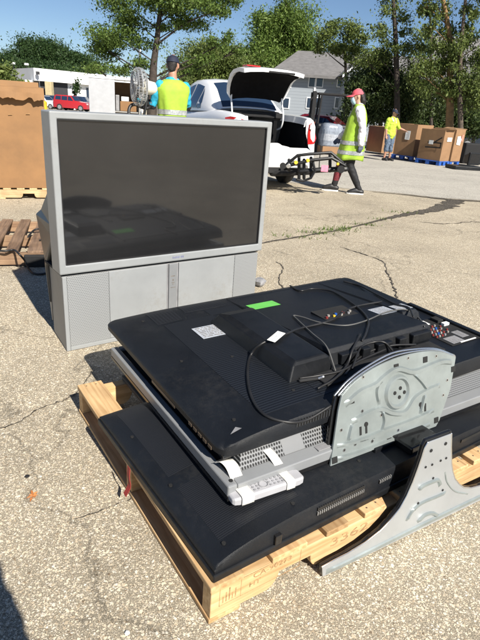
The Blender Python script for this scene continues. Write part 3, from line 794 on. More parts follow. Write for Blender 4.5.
cable('grey_lead', 'dull grey lead looped across the raised housing', [P(335, 372, .007), P(326, 348, .007), P(312, 335, .007), P(297, 321, .007), P(293.5, 317, .007), P(302, 318.5, .007), P(320, 324, .007), P(345, 327, .007), P(366, 322, .007), P(385, 314, .007), P(405, 311, .007), P(418, 319, .007), P(424, 328, .007)], .0032, 'greycord')
cable('power_lead', 'thin black lead curving from the housing down behind the metal base plate', [P(360, 336, .007), P(352, 352, .007), P(347, 366, .007), P(335, 380, .007), P(318, 390, .007)], .0044)
cable('power_lead', 'black lead lying along the right back edge of the top television', [P(344, 282.5, .007), P(360, 287, .007), P(377, 296, .007), P(394, 305, .007), P(408, 309, .007), P(413, 318, .007)], .0048)
for k, (lab, pts) in enumerate([
  ('black lead bunched left of the metal base plate, nearest the ribbed back', [P(300, 380, .007), P(320, 377, .007), P(342, 372, .007), P(360, 362, .007), P(385, 351, .007)]),
  ('black lead arching over the top of the metal base plate', [P(345, 376, .007), P(356, 362, .007), P(372, 352, .007), P(392, 347, .007), P(415, 346, .007)]),
  ('black lead hooped against the front wall of the housing', [P(352, 370, .007), P(360, 350, .007), P(372, 344, .007), P(384, 344, .007), P(392, 352, .007)])]):
    cable('power_lead', lab, pts, .0043)
o = MB().tube([P(300, 382.5, .007), P(318, 380, .007)], .006, 8).build('lead_plug', Mt['rubber']); tag(o, 'small black plug with a bright metal end under the housing', 'plug')
MB().tube([P(318.5, 380, .007), P(323, 378.5, .007)], .0045, 8).build('metal_end', Mt['chrome'], o)

# ---- remote control taped to the silver set
r0 = gz(233.5, 505, z2 + .012); r1 = gz(305, 481, z2 + .012)
d = (r1 - r0); d.z = 0; Lr = d.length; ang = math.atan2(d.y, d.x)
rm = thing('remote_control', 'light grey remote control taped beside the silver television', 'remote control', (r0.x, r0.y, z2 + .001), ang)
mb = MB(); rings = []
for k, x in enumerate([0, .006, .02, .05, Lr*.5, Lr - .05, Lr - .02, Lr - .006, Lr]):
    e = [.60, .85, .97, 1, 1, 1, .97, .85, .6][k]
    rings.append([V((x, .024 + .026*e*c_, .014 + .014*e*s_)) for c_, s_ in [(-.9, -1), (.9, -1), (1, -.7), (1, .6), (.86, 1), (-.86, 1), (-1, .6), (-1, -.7)]])
mb.loft(rings); mb.build('remote_body', Mt['remote'], rm, bevel=.003)
for i in range(9):
    for j in range(3):
        if 3 <= i <= 4: continue
        MB().cyl((.062 + .014*i, .012 + .012*j, .028), .0036, .0022, n=8).build('key', Mt['grey'], rm)
mb = MB().tube([V((.112 + .014*math.cos(a), .024 + .014*math.sin(a), .0285)) for a in [k*.4 for k in range(17)]], .0022, 6); mb.build('key_ring', Mt['grey'], rm)
for x, y, m_ in ((.205, .036, 'red'), (.045, .012, 'blue'), (.045, .035, 'red'), (.052, .037, 'yellow')):
    MB().cyl((x, y, .028), .004, .0025, n=8).build('key', Mt[m_], rm)
def tape(label, pts, wdt):
    c = spline(pts, 6); n = len(c); rows = []
    for i, p in enumerate(c):
        rows.append([p - wdt/2, p + wdt/2])
    o = MB().grid(rows).build('tape_strip', Mt['tape'], smooth=True); md = o.modifiers.new('s', 'SOLIDIFY'); md.thickness = .0012; md.offset = 1
    return tag(o, label, 'tape')
ed = V((math.cos(ang), math.sin(ang), 0)); en = V((-ed.y, ed.x, 0)); RB = V((r0.x, r0.y, z2 + .001))
def rp(x, y, z): return RB + ed*x + en*y + V((0, 0, z))
zs = FH + .004
tape('wide white tape strip at the left end of the remote control, curling up', [rp(.045, -.006, .004), rp(.045, -.005, .026), rp(.045, .004, .0315), rp(.043, .045, .032), rp(.040, .062, .05), rp(.034, .082, .075), rp(.026, .105, .082), rp(.018, .125, .068)], ed*.040)
tape('white tape strip near the right end of the remote control', [rp(Lr-.055, -.006, .004), rp(Lr-.055, -.005, .026), rp(Lr-.055, .004, .0315), rp(Lr-.056, .045, .032), rp(Lr-.062, .060, .05), rp(Lr-.070, .085, zs + .012), rp(Lr-.078, .115, zs + .022)], ed*.030)

# ---- metal base plate leaning on the front of the stack
zp = z0 + .097
A = gz(330.5, 466.5, zp); B = gz(436, 427, zp)
ux = (B - A).normalized(); nrm = V((-ux.y, ux.x, 0)); up = (nrm*.26 + V((0, 0, 1))).normalized(); pn = ux.cross(up)   # pn faces the viewer
def pp(x, y): return onplane(x, y, A, pn)
arc = [pp(*q) for q in spline([V((342, 395.5, 0)), V((355, 381.5, 0)), V((373.7, 368.5, 0)), V((396, 358.2, 0)), V((418.7, 352.4, 0)), V((438, 351.3, 0)), V((456, 357, 0))], 5) for q in [(q[0], q[1])]]
outl = [pp(436, 426.5), pp(439.4, 420.6), pp(450.6, 388.7)] + list(reversed(arc)) + [pp(338.5, 411), pp(333, 450), pp(330.5, 466.5)]
cen = sum(outl, V()) / len(outl)
pt = thing('stand_base_plate', 'pressed silver television stand plate with a curved top leaning on the stack', 'stand plate', A, 0)
def rel(p): return p - A
back = -pn
MB().prism([rel(p) for p in outl], back*.008).build('plate', Mt['zinc'], pt, bevel=.0015)
big = [rel(p + (p - cen).normalized()*.0075) + back*.0205 for p in outl]
MB().prism([q - back*.0118 if False else q for q in big], back*.014).build('gloss_cover', Mt['gloss'], pt, bevel=.003)
rimp = [rel(p) for p in arc]
for off, r_, m_ in ((.006, .0034, 'chrome'), (.0145, .0036, 'chrome')):
    MB().tube([rel(p + (p - cen).normalized()*off) + back*(.003 + off*1.1) for p in [q for q in arc]], r_, 6).build('rim', Mt[m_], pt, smooth=True)
Mp = Matrix((ux, up, pn)).transposed().to_4x4()
def fp(x, y): q = pp(x, y) - A; return (q.dot(ux), q.dot(up))
def onp(x, y, z=.0): return Matrix.Translation((0, 0, 0)) @ Mp @ Matrix.Translation((*fp(x, y), z))
# round boss and pressed ribs
px = mpp
c0 = fp(397.5, 392)
mb = MB(); 
for i, (r_, z) in enumerate([(.062, .0005), (.057, .004), (.050, .0045), (.046, .001)]): pass
mb.grid([[V((c0[0] + r_*math.cos(a), c0[1] + r_*math.sin(a), z)) for a in [2*math.pi*j/32 for j in range(32)]] for r_, z in [(.064, .0002), (.057, .009), (.050, .0095), (.044, .0012), (.0001, .001)]], True)
mb.v = [tuple(Mp @ V(p)) for p in mb.v]; mb.build('pressed_boss', Mt['zinc'], pt, smooth='auto')
def emboss(pts, wd, name='pressed_rib', hgt=.009):
    mb = MB(); c = spline([V((*fp(*q), 0)) for q in pts], 6); n = len(c); rows = []
    for i, p in enumerate(c):
        t = (c[min(i+1, n-1)] - c[max(i-1, 0)]).normalized(); s_ = V((-t.y, t.x, 0)); e = min(1, min(i, n-1-i)/2.0)
        rows.append([p - s_*wd/2 + V((0,0,.0002)), p - s_*wd*.28 + V((0,0,hgt*e)), p + s_*wd*.28 + V((0,0,hgt*e)), p + s_*wd/2 + V((0,0,.0002))])
    mb.grid(rows); mb.v = [tuple(Mp @ V(p)) for p in mb.v]; return mb.build(name, Mt['zinc'], pt, smooth='auto')
emboss([(345, 405), (360, 392), (375, 385), (384, 377), (397, 369), (411, 372), (420, 370), (440, 362), (452, 362)], .022)
emboss([(352, 422), (366, 414), (380, 409), (392, 413), (405, 412), (415, 398), (428, 390), (440, 385)], .020)
emboss([(337, 446), (360, 440), (385, 430), (410, 421), (434, 410)], .016)
emboss([(335, 459), (360, 452), (395, 438), (430, 424)], .016)
emboss([(352, 424), (350, 432), (348, 441)], .014)
emboss([(381, 408), (384, 420), (381, 432)], .012)
emboss([(412, 372), (421, 381), (428, 391)], .014)
emboss([(383, 377), (377, 390), (379, 405)], .014)
emboss([(350, 443), (375, 437)], .010)
emboss([(425, 392), (422, 404), (420, 414)], .014)
# key-hole slots, bolts, square pads
def dot(x, y, r_, m='hole', name='bolt_hole', z=.0002, hh=.002):
    mb = MB().cyl((*fp(x, y), z), r_, hh, n=12); mb.v = [tuple(Mp @ V(p)) for p in mb.v]; return mb.build(name, Mt[m], pt)
for x, y in ((394.5, 393), (400, 388), (399, 397), (404, 392)): dot(x, y, .0068, z=.0012)
for x, y in ((366, 427), (420.5, 407)):
    a = fp(x, y); mb = MB().cyl((a[0], a[1] + .010, .0004), .0085, .002, n=14).box((a[0] - .004, a[1] - .022, .0004), (a[0] + .004, a[1] + .006, .0022))
    mb.box((a[0] - .030 if x < 400 else a[0] + .020, a[1] - .022, .0004), (a[0] - .022 if x < 400 else a[0] + .028, a[1] + .008, .0022))
    mb.v = [tuple(Mp @ V(p)) for p in mb.v]; mb.build('keyhole_slot', Mt['hole'], pt)
for x, y in ((351.5, 400.5), (396, 367), (425, 359.5), (453, 369), (334.5, 460), (389, 441), (436, 420)):
    a = fp(x, y); mb = MB().box((a[0] - .011, a[1] - .011, .0003), (a[0] + .011, a[1] + .011, .003)); mb.v = [tuple(Mp @ V(p)) for p in mb.v]; mb.build('rubber_pad', Mt['hole'], pt, bevel=.001)
for x, y in ((363, 377), (378, 385), (408, 358), (436, 356), (341, 430), (344, 450), (362, 411), (381, 415), (372, 441), (408, 422), (447, 380), (443, 395), (425, 385), (355, 444), (376, 447), (398, 430)): dot(x, y, .0062, 'chrome', 'rivet', hh=.0014); dot(x, y, .0034)

# ---- steel foot standing on the ground in front of the pallet
A = gz(322.5, 578.5, .001); B = gz(480, 501.5, .001)
ux = (B - A).normalized(); nrm = V((-ux.y, ux.x, 0)); up = (nrm*.05 + V((0, 0, 1))).normalized(); pn = ux.cross(up)
out2 = [(322.8, 577), (322.3, 567), (335, 560), (347.5, 553.7), (365, 543), (381, 530.5), (391, 520), (400, 508.5), (407, 496), (413, 482.5), (418, 469), (422.5, 456), (425, 448), (428, 442.5), (451.7, 433.7), (451.3, 448), (451.7, 463.7), (452.7, 471), (455, 478.7), (459, 484), (464, 487.7), (471, 488.3), (480, 486), (500, 477), (525, 464.5), (540, 456.5), (541, 463), (541, 471)]
ol = [onplane(x, y, A, pn) for x, y in out2]
br = thing('television_stand', 'arched bare steel television foot standing on the paving at the pallet front', 'stand foot', A, 0)
back = -pn
MB().prism([p - A for p in ol], back*.004).build('steel_plate', Mt['zinc2'], br, bevel=.0012)
c2 = sum(ol, V()) / len(ol)
# raised lip along the arch
Mp = Matrix((ux, up, pn)).transposed().to_4x4()
pt_save = pt; pt = br
def pp(x, y): return onplane(x, y, A, pn)
def flanged(idx, r_): 
    return MB().tube([ol[i] - A + back*.001 for i in idx], r_, 6).build('rolled_edge', Mt['chrome'], br, smooth=True)
flanged(range(1, 14), .0028); flanged(range(14, 26), .0028)
# gloss black front cover behind the plate
def shifted(p, k=1.0): return p - A + back*.0045
cov = [p.copy() for p in ol]
cov2 = []
for i, p in enumerate(cov):
    q = p - A; cov2.append(q + back*.0045 + (-ux*.006 if i < 14 and i > 1 else ux*.004 if 14 <= i < 22 else V()) + (up*.008 if 12 <= i <= 15 else V()))
MB().prism(cov2, back*.013).build('gloss_cover', Mt['gloss'], br, bevel=.003)
for x, y in ((431, 450.5), (445.5, 443.5), (425.5, 467), (432, 464.5), (440.5, 460.5), (446, 458), (433, 478), (442.5, 490), (418, 503)): dot(x, y, .0042 if x not in (431, 445.5) else .006)
emboss([(326, 572), (350, 560.5), (385, 543), (420, 525.5), (455, 508.5), (500, 487)], .020, hgt=.005)
emboss([(418.5, 490), (422, 486), (432, 481.5), (438, 480), (440, 486)], .014, hgt=.007)
emboss([(410, 512), (421, 503), (436, 496.5), (446, 492)], .011, hgt=.006)
emboss([(406, 521), (411, 512), (416, 507)], .010, hgt=.006)
emboss([(417, 522), (424, 515), (432, 513), (438, 516)], .014, hgt=.007)
emboss([(445, 472), (447, 482), (455, 491), (468, 494)], .006, hgt=.003)
pt = pt_save

# ------------------------------------------------------------------ projection television
TY = R(37.3); W = 1.302; ZB = .437; ZT_ = 1.217
tv = thing('projection_television', 'big silver rear projection television standing on the paving behind the pallet', 'television', (-.927, 2.501, 0), TY)
# bezel ring, x along the front, y towards the back
dep = .13
def ring_frame(x0, x1, z0, z1, l, r_, b_, t_, y0, y1):
    mb = MB()
    o_ = [(x0, z0), (x1, z0), (x1, z1), (x0, z1)]; i_ = [(x0 + l, z0 + b_), (x1 - r_, z0 + b_), (x1 - r_, z1 - t_), (x0 + l, z1 - t_)]
    rows = []
    for j in range(4):
        k = (j + 1) % 4
        a, b, c, d = o_[j], o_[k], i_[k], i_[j]
        mb.add([(a[0], y0, a[1]), (b[0], y0, b[1]), (c[0], y0, c[1]), (d[0], y0, d[1]), (a[0], y1, a[1]), (b[0], y1, b[1]), (c[0], y1, c[1]), (d[0], y1, d[1])],
               [(0, 1, 2, 3), (5, 4, 7, 6), (4, 5, 1, 0), (3, 2, 6, 7)])
    return mb
mb = ring_frame(0, W, ZB, ZT_, .034, .034, .048, .034, 0, dep)
o = mb.build('bezel', Mt['silver2'], tv)
bm = bmesh.new(); bm.from_mesh(o.data); bmesh.ops.remove_doubles(bm, verts=bm.verts, dist=1e-5); bmesh.ops.recalc_face_normals(bm, faces=bm.faces); bm.to_mesh(o.data); bm.free()
b_ = o.modifiers.new('b', 'BEVEL'); b_.width = .007; b_.segments = 3; b_.limit_method = 'ANGLE'; b_.angle_limit = R(40)
scr, nt_, bs = nodes('dark lenticular screen')
bs.inputs['Base Color'].default_value = (.042, .041, .039, 1); bs.inputs['Roughness'].default_value = .055; bs.inputs['Specular IOR Level'].default_value = .8
nn = N(nt_, 'ShaderNodeTexNoise'); nn.inputs['Scale'].default_value = 1.6; nn.inputs['Detail'].default_value = 5
tcc = N(nt_, 'ShaderNodeTexCoord'); nt_.links.new(tcc.outputs['Object'], nn.inputs['Vector'])
rr_ = N(nt_, 'ShaderNodeValToRGB'); rr_.color_ramp.elements[0].position = .35; rr_.color_ramp.elements[0].color = (.0115, .0118, .0128, 1); rr_.color_ramp.elements[1].position = .75; rr_.color_ramp.elements[1].color = (.0205, .0205, .0215, 1)
nt_.links.new(nn.outputs['Fac'], rr_.inputs['Fac']); nt_.links.new(rr_.outputs[0], bs.inputs['Base Color'])
MB().box((.03, .012, ZB + .045), (W - .03, .03, ZT_ - .03)).build('screen', scr, tv)
for x0, z0, x1, z1 in ((.0335, ZB + .0475, W - .0335, ZB + .052), (.0335, ZT_ - .038, W - .0335, ZT_ - .0335)):
    MB().box((x0, .0035, z0), (x1, .0118, z1)).build('screen_gasket', Mt['matt'], tv)
for x0, x1 in ((.0335, .038), (W - .038, W - .0335)):
    MB().box((x0, .0035, ZB + .0525), (x1, .0118, ZT_ - .0385)).build('screen_gasket', Mt['matt'], tv)
logo = mat('blue grey logo print', (.16, .17, .26), .4)
mb = MB()
for k, (wd_, hh_) in enumerate([(.007, .012), (.008, .010), (.007, .012), (.008, .012), (.004, .012), (.008, .012), (.008, .012)]):
    x = W/2 - .005 + .0108*k; mb.box((x, -.0008, ZB + .018), (x + wd_, .001, ZB + .018 + hh_))
mb.build('badge', logo, tv)
# lower cabinet
c0 = .012; cy = .02
mb = MB().loft([[V((c0, cy, z)), V((W - c0 - .01, cy, z)), V((W - .10, .30, z)), V((.035, .30, z))] for z in (.001, ZB - .012)])
mb.build('cabinet', Mt['silverside'], tv, bevel=.006)
gm = holes_mat('speaker cloth dots', (.26, .27, .275), (.13, .135, .14), .0095, (0, 2), .25, .5, 0)
fz0, fz1 = .03, ZB - .014
def front_panel(name, x0, x1, z0, z1, m, y=.008, th=.013, bev=.003):
    return MB().box((x0, y, z0), (x1, y + th, z1)).build(name, m, tv, bevel=bev)
front_panel('corner_strip', .012, .034, .002, fz1, Mt['silver2'])
front_panel('speaker_grille', .0345, .262, .026, fz1, gm)
front_panel('speaker_grille', W - .205, W - .024, .026, fz1, gm)
front_panel('plinth', .0345, W - .024, .002, .0255, Mt['silver2'])
front_panel('door_panel', .2635, .618, .085, fz1, Mt['silver2'], y=.009)
front_panel('door_panel', .695, W - .2065, .03, fz1, Mt['silver2'], y=.009)
front_panel('lower_rail', .2635, .618, .0265, .0835, Mt['silver2'], y=.013, th=.008)
front_panel('control_strip', .630, .683, .0265, fz1, Mt['silver'], y=.007)
front_panel('strip_edge', .6195, .6285, .0265, fz1, Mt['grey'], y=.013, th=.008)
front_panel('strip_edge', .6845, .6935, .0265, fz1, Mt['grey'], y=.013, th=.008)
mb = MB()
for x0, z0, x1, z1 in ((.642, .345, .668, .350), (.652, .318, .660, .328), (.647, .305, .666, .309), (.650, .296, .662, .299), (.640, .276, .672, .279)): mb.box((x0, .0062, z0), (x1, .008, z1))
mb.build('control_print', Mt['ink'], tv)
MB().box((.640, .004, .085), (.668, .008, .105)).build('indicator', Mt['paper'], tv, bevel=.001)
# rear housing: deep box with a sloping hood
mb = MB().loft([[V((.03, .302, .06)), V((W - .06, .302, .06)), V((W - .25, .36, .06)), V((.16, .36, .06))],
                [V((.012, .302, .40)), V((W - .02, .302, .40)), V((W - .16, .47, .40)), V((.06, .47, .40))],
                [V((.012, dep + .002, .60)), V((W - .012, dep + .002, .60)), V((W - .10, .475, .66)), V((.03, .475, .66))],
                [V((.014, dep + .002, .66)), V((W - .014, dep + .002, .66)), V((W - .11, .44, .69)), V((.05, .44, .69))],
                [V((.03, dep + .002, .74)), V((W - .03, dep + .002, .74)), V((W - .2, .30, 1.0)), V((.14, .30, 1.0))]])
mb2 = MB().box((.006, .301, .03), (.03, .31, .05))
mb.build('rear_housing', Mt['rearh'] if 'rearh' in Mt else mat('dusty dark grey rear plastic', (.085, .083, .078), .35, var=.15, scale=6), tv, bevel=.014)
MB().loft([[V((.02, dep + .001, z)), V((W - .02, dep + .001, z)), V((W - .08, .22, z)), V((.08, .22, z))] for z in (.78, ZT_ - .02)]).build('hood', Mt['black'], tv, bevel=.01)
MB().box((.013, dep*.2, ZB - .0115), (W - .014, .30, ZB + .001)).build('bezel_gap', Mt['matt'], tv)

# ------------------------------------------------------------------ weathered pallet at the left
a = gz(0, 254, .13); b = gz(42, 253, .13)
pz = R(17)
deck = [(.0, .13), (.21, .31), (.38, .475), (.545, .64), (.71, .8), (.87, 1.0)]
loc = gz(46, 266.5, 0)
op = pallet('wooden_pallet', 'weathered grey brown pallet lying left of the projection television', loc - V((math.cos(pz), math.sin(pz), 0))*1.0, pz + 0, 1.0, 1.15, .13, deck, Mt['old'], Mt['oldy'], notch=False, bmat=Mt['oldy'])
def cb2(label, pts, r=.008): 
    return tag(MB().tube(spline(pts, 8), r, 8, ref=V((0, 0, 1))).build('power_lead', Mt['rubber'], smooth=True), label, 'cable')
cb2('black cable hanging over the front edge of the weathered pallet', [gz(-6, 250, .145), gz(5, 251, .143), gz(14, 250, .146), gz(20, 255, .14), gz(25, 261, .06), gz(29, 269, .012), gz(34, 273.5, .010), gz(42, 274, .010), gz(50, 272, .01)])
cb2('black cable looped over the boards of the weathered pallet', [gz(28, 237, .142), gz(33, 231, .16), gz(38, 229, .17), gz(44, 231, .15), gz(46, 238, .142), gz(40, 240, .142)])
blk = gz(37, 271, 0)
mb = MB().box((-.11, -.04, 0), (.11, .10, .10)); o = mb.build('shadow_gap_block', Mt['matt'], bevel=.01); o.location = gz(40, 266, .0) + V((-.0, .0, .0)); o.rotation_euler.z = R(15)  # dark block added to stand for a gap in shadow
tag(o, 'black block standing in for the shadow gap beside the projection television at the pallet corner', 'box')

# ------------------------------------------------------------------ tall carton at the left
BP = V((-2.55, 6.80, 0)); BY = R(24)
lp = V((math.cos(BY), math.sin(BY), 0))
pallet('wooden_pallet', 'pale wooden pallet carrying the tall cardboard carton', BP - lp*1.24, BY, 1.26, 1.05, .135, [(0, .14), (.2, .29), (.35, .44), (.5, .59), (.66, .75), (.82, .91), (.97, 1.06), (1.12, 1.26)], Mt['palew'], Mt['palewy'])
def carton(name, label, loc, rz, sx, sy, sz, m, th=.012, flaps=True, group=None, seed=1, inside=True):
    q = random.Random(seed); t = thing(name, label, 'carton', loc, rz, group)
    def wall(x0, y0, x1, y1):
        n = 10; d = V((x1-x0, y1-y0, 0)); L = d.length; d.normalize(); nn = V((d.y, -d.x, 0)); rows = []; rows2 = []
        for k in range(7):
            z = sz*k/6; r = []; r2 = []
            for j in range(n+1):
                s_ = j/n; bl = math.sin(math.pi*s_)*math.sin(math.pi*min(1, .15 + .85*k/6))*.018*(.6 + q.random()*.25)
                p = V((x0, y0, z)) + d*L*s_ + nn*bl
                r.append(p); r2.append(p - nn*th)
            rows.append(r); rows2.append(r2)
        mb = MB().grid(rows); mb.grid(rows2)
        mb.grid([rows[-1], rows2[-1]]); mb.grid([rows[0], rows2[0]]); mb.grid([[r[0] for r in rows], [r[0] for r in rows2]]); mb.grid([[r[-1] for r in rows], [r[-1] for r in rows2]])
        return mb.build('wall', m, t, smooth='auto')
    wall(0, 0, sx, 0); wall(sx, 0, sx, sy); wall(sx, sy, 0, sy); wall(0, sy, 0, 0)
    MB().box((th, th, .002), (sx - th, sy - th, .012)).build('floor_panel', Mt['carddark'], t)
    return t
ct = carton('cardboard_carton', 'tall cardboard carton with a folded down flap, on the pale pallet at the left edge', BP - lp*1.22 + V((0, 0, .137)) + V((-lp.y, lp.x, 0))*.03, BY, 1.2, 1.0, 1.165, Mt['card'], seed=2)
# flap folded down over the front, torn lower edge
q = random.Random(11); rows = []
n = 60; jag = 0; js = []
for j in range(n+1):
    jag = jag*.82 + q.uniform(-.012, .012) + (q.uniform(-.03, .03) if q.random() < .08 else 0); js.append(jag)
for k, zz in enumerate((1.166, 1.186, 1.176, 1.12, 1.045)):
    r = []
    for j in range(n+1):
        x = 1.203 - 1.205*j/n
        y = (.012, -.014, -.034, -.055, -.075)[k] - .018*math.sin(math.pi*j/n) + (.012*math.sin(j*.35 + k) if k > 2 else 0)
        r.append(V((x, y, zz + (js[j] if k == 4 else js[j]*.25 if k == 3 else .004*math.sin(j*.5)))))
    rows.append(r)
o = MB().grid(rows).build('flap', Mt['card'], ct); md = o.modifiers.new('s', 'SOLIDIFY'); md.thickness = .007
o = MB().grid([[V((x, y, z)) for x in (0, .6, 1.2)] for y, z in ((1.0, 1.165), (1.03, 1.22), (1.05, 1.25))]).build('flap', Mt['card'], ct); md = o.modifiers.new('s', 'SOLIDIFY'); md.thickness = .007
dent = mat('scuffed cardboard', (.33, .19, .085), .9, var=.1, scale=30)
for k, (x, z) in enumerate([(.62, .84), (.78, .86), (.98, .88), (.45, .80)]):
    mb = MB().add([(x, -.0195, z), (x + .05, -.0195, z + .004), (x + .045, -.021, z + .014), (x + .004, -.021, z + .012)], [(0, 1, 2, 3)]); mb.build('tear', dent, ct)
# yellow post behind it
pb = at(42.5, 110, 9.0); mb = MB().cyl((0, 0, 0), .085, pb.z + .12, n=20); mb.cyl((0, 0, pb.z + .12), .085, .05, n=20, r2=.03)
o = mb.build('bollard', Mt['yellow'], smooth='auto'); o.location = (pb.x - .01, pb.y, 0); tag(o, 'yellow steel bollard showing between the tall carton and the projection television', 'bollard')

# ------------------------------------------------------------------ white saloon with the boot open
LL, RR = at(232, 117, 8.55), at(322, 117, 9.25)
_l = LL - RR; _l.z = 0; CARZ = math.atan2(-_l.x, _l.y); CS = _l.length/1.79
CC = (LL + RR)/2; CC.z = 0
car = thing('car', 'white saloon car with its boot lid raised, parked behind the projection television', 'car', CC, CARZ, scale=CS)
car.scale = (CS, CS, 1.16)
def prof(w, zb, zm, zd, top=None):
    return [(.60*w, zb), (.90*w, zb + .02), (.985*w, zb + .16), (1.0*w, zm - .08), (.99*w, zm), (.955*w, zd - .10), (.90*w, zd - .03), (.82*w, zd)]
st = [(0.02, .80, .27, .60, .985), (.04, .84, .25, .60, .995), (.12, .88, .22, .62, 1.01), (.35, .90, .20, .64, 1.02), (.7, .91, .2, .66, 1.03), (1.15, .915, .2, .68, 1.03), (1.5, .915, .2, .70, 1.01), (2.3, .91, .2, .70, .985), (3.2, .91, .2, .68, .965), (3.8, .905, .2, .66, .93), (4.3, .88, .2, .62, .86), (4.62, .80, .22, .56, .76), (4.78, .64, .28, .52, .64)]
mb = MB(); rows = []
for x, w, zb, zm, zd in st: rows.append([V((x, y, z)) for y, z in prof(w, zb, zm, zd)])
mb.grid(rows); mb.grid([[V((p.x, -p.y, p.z)) for p in r] for r in rows])
# closed deck over bonnet and cabin sill
for a, b in zip(rows[5:-1], rows[6:]):
    mb.quad(a[-1], b[-1], V((b[-1].x, 0, b[-1].z + .02)), V((a[-1].x, 0, a[-1].z + .02))); mb.quad(V((a[-1].x, 0, a[-1].z + .02)), V((b[-1].x, 0, b[-1].z + .02)), V((b[-1].x, -b[-1].y, b[-1].z)), V((a[-1].x, -a[-1].y, a[-1].z)))
# underside and nose
for a, b in zip(rows[:-1], rows[1:]): mb.quad(a[0], b[0], V((b[0].x, -b[0].y, b[0].z)), V((a[0].x, -a[0].y, a[0].z)))
e = rows[-1]; mb.add([p for p in e] + [V((p.x, -p.y, p.z)) for p in reversed(e)], [tuple(range(2*len(e)))])
# boot rim: flanges beside the opening
for sgn in (1, -1):
    q = [[V((r[-1].x, sgn*r[-1].y, r[-1].z)) for r in rows[:6]], [V((r[-1].x + (.02 if i == 0 else 0), sgn*(r[-1].y - .075), r[-1].z - .012)) for i, r in enumerate(rows[:6])], [V((r[-1].x + (.02 if i == 0 else 0), sgn*(r[-1].y - .10), r[-1].z - .10)) for i, r in enumerate(rows[:6])]]
    mb.grid(q)
# rear face: bumper right across, lamp corners at both sides
zl = .57
low = [p for p in rows[0] if p.z < .7]
def rear(y0, y1, z0, z1, x0=.0, x1=.0):
    mb.quad(V((x0, y0, z0)), V((x0, y1, z0)), V((x1, y1, z1)), V((x1, y0, z1)))
pts = [V((-.03, y, z)) for y, z in ((-.70, .40), (.70, .40), (.72, .585), (-.72, .585))]
mb.grid([[V((.02, y, .27)) for y in (-.48, 0, .48)], [V((-.02, y*1.35, .32)) for y in (-.5, 0, .5)], [V((-.045, y*1.42, .45)) for y in (-.5, 0, .5)], [V((-.03, y*1.45, .57)) for y in (-.5, 0, .5)], [V((.04, y*1.45, .60)) for y in (-.5, 0, .5)], [V((.07, y*1.40, .57)) for y in (-.5, 0, .5)]])
for sgn in (1, -1):
    edge = [V((p.x, sgn*p.y, p.z)) for p in rows[0]]
    inner = [V((.02, sgn*.48, .27)), V((-.02, sgn*.675, .32)), V((-.045, sgn*.71, .45)), V((-.03, sgn*.725, .57)), V((.0, sgn*.68, .62)), V((.01, sgn*.60, .80)), V((.01, sgn*.585, .92)), V((.02, sgn*.59, .985))]
    mb.grid([edge, inner])
body = mb.build('body', Mt['carpaint'], car, smooth='auto')
bm = bmesh.new(); bm.from_mesh(body.data); bmesh.ops.remove_doubles(bm, verts=bm.verts, dist=1e-4); bmesh.ops.recalc_face_normals(bm, faces=bm.faces); bm.to_mesh(body.data); bm.free()
for p in body.data.polygons: p.use_smooth = True
body.data.set_sharp_from_angle(angle=R(40))
# boot well
mb = MB()
x0, x1, y0, z0_, z1_ = .05, 1.16, .60, .42, .93
mb.quad((x0, -y0, z0_), (x1, -y0, z0_), (x1, y0, z0_), (x0, y0, z0_)); mb.quad((x1, -y0, z0_), (x1, -y0, z1_), (x1, y0, z1_), (x1, y0, z0_))
for s_ in (1, -1): mb.quad((x0, s_*y0, z0_), (x1, s_*y0, z0_), (x1, s_*(y0 + .12), z1_), (x0, s_*(y0 + .05), z1_))
mb.quad((x0, -y0, z0_), (x0, y0, z0_), (x0, y0, .57), (x0, -y0, .57))
mb.build('boot_well', Mt['liner'], car)
MB().box((1.10, -.70, .96), (1.22, .70, 1.035)).build('parcel_shelf_edge', Mt['matt'], car, bevel=.01)
# cabin
def cabrow(x, zr, yr, yb, zb): return [V((x, yb, zb)), V((x, yb*.98, zb + (zr - zb)*.25)), V((x, yr + (yb - yr)*.45, zb + (zr - zb)*.6)), V((x, yr + .03, zr - .05)), V((x, yr - .04, zr - .012)), V((x, yr*.5, zr + .012)), V((x, 0, zr + .016)), V((x, -yr*.5, zr + .012)), V((x, -yr + .04, zr - .012)), V((x, -yr - .03, zr - .05)), V((x, -yr - (yb - yr)*.45, zb + (zr - zb)*.6)), V((x, -yb*.98, zb + (zr - zb)*.25)), V((x, -yb, zb))]
cr_ = [cabrow(1.17, 1.06, .66, .76, 1.0), cabrow(1.35, 1.17, .64, .785, 1.0), cabrow(1.65, 1.325, .60, .80, .995), cabrow(1.95, 1.425, .58, .81, .99), cabrow(2.4, 1.465, .57, .815, .98), cabrow(2.8, 1.455, .57, .815, .975), cabrow(3.05, 1.415, .57, .81, .97), cabrow(3.5, 1.19, .62, .80, .95), cabrow(3.85, 1.0, .66, .78, .93)]
mb = MB(); mb.grid(cr_); cabn = mb.build('roof', Mt['carpaint'], car, smooth='auto')
def sidept(x, f, s_, off=.006):
    for a, b in zip(cr_[:-1], cr_[1:]):
        if a[0].x <= x <= b[0].x:
            t = (x - a[0].x)/(b[0].x - a[0].x); r = [p.lerp(q_, t) for p, q_ in zip(a, b)]; break
    k = f*3; i = min(int(k), 2); p = r[i].lerp(r[i+1], k - i); return V((p.x, s_*(p.y + off), p.z))
def sideglass(xa, xb, s_, name='window', fa0=.12, fa1=.90, fb0=.12, fb1=.90):
    rows = []
    for i in range(7):
        x = xa + (xb - xa)*i/6; t = i/6
        rows.append([sidept(x, (fa0 + (fb0 - fa0)*t) + ((fa1 + (fb1 - fa1)*t) - (fa0 + (fb0 - fa0)*t))*j/4, s_) for j in range(5)])
    return MB().grid(rows).build(name, Mt['carglass'], car, smooth=True)
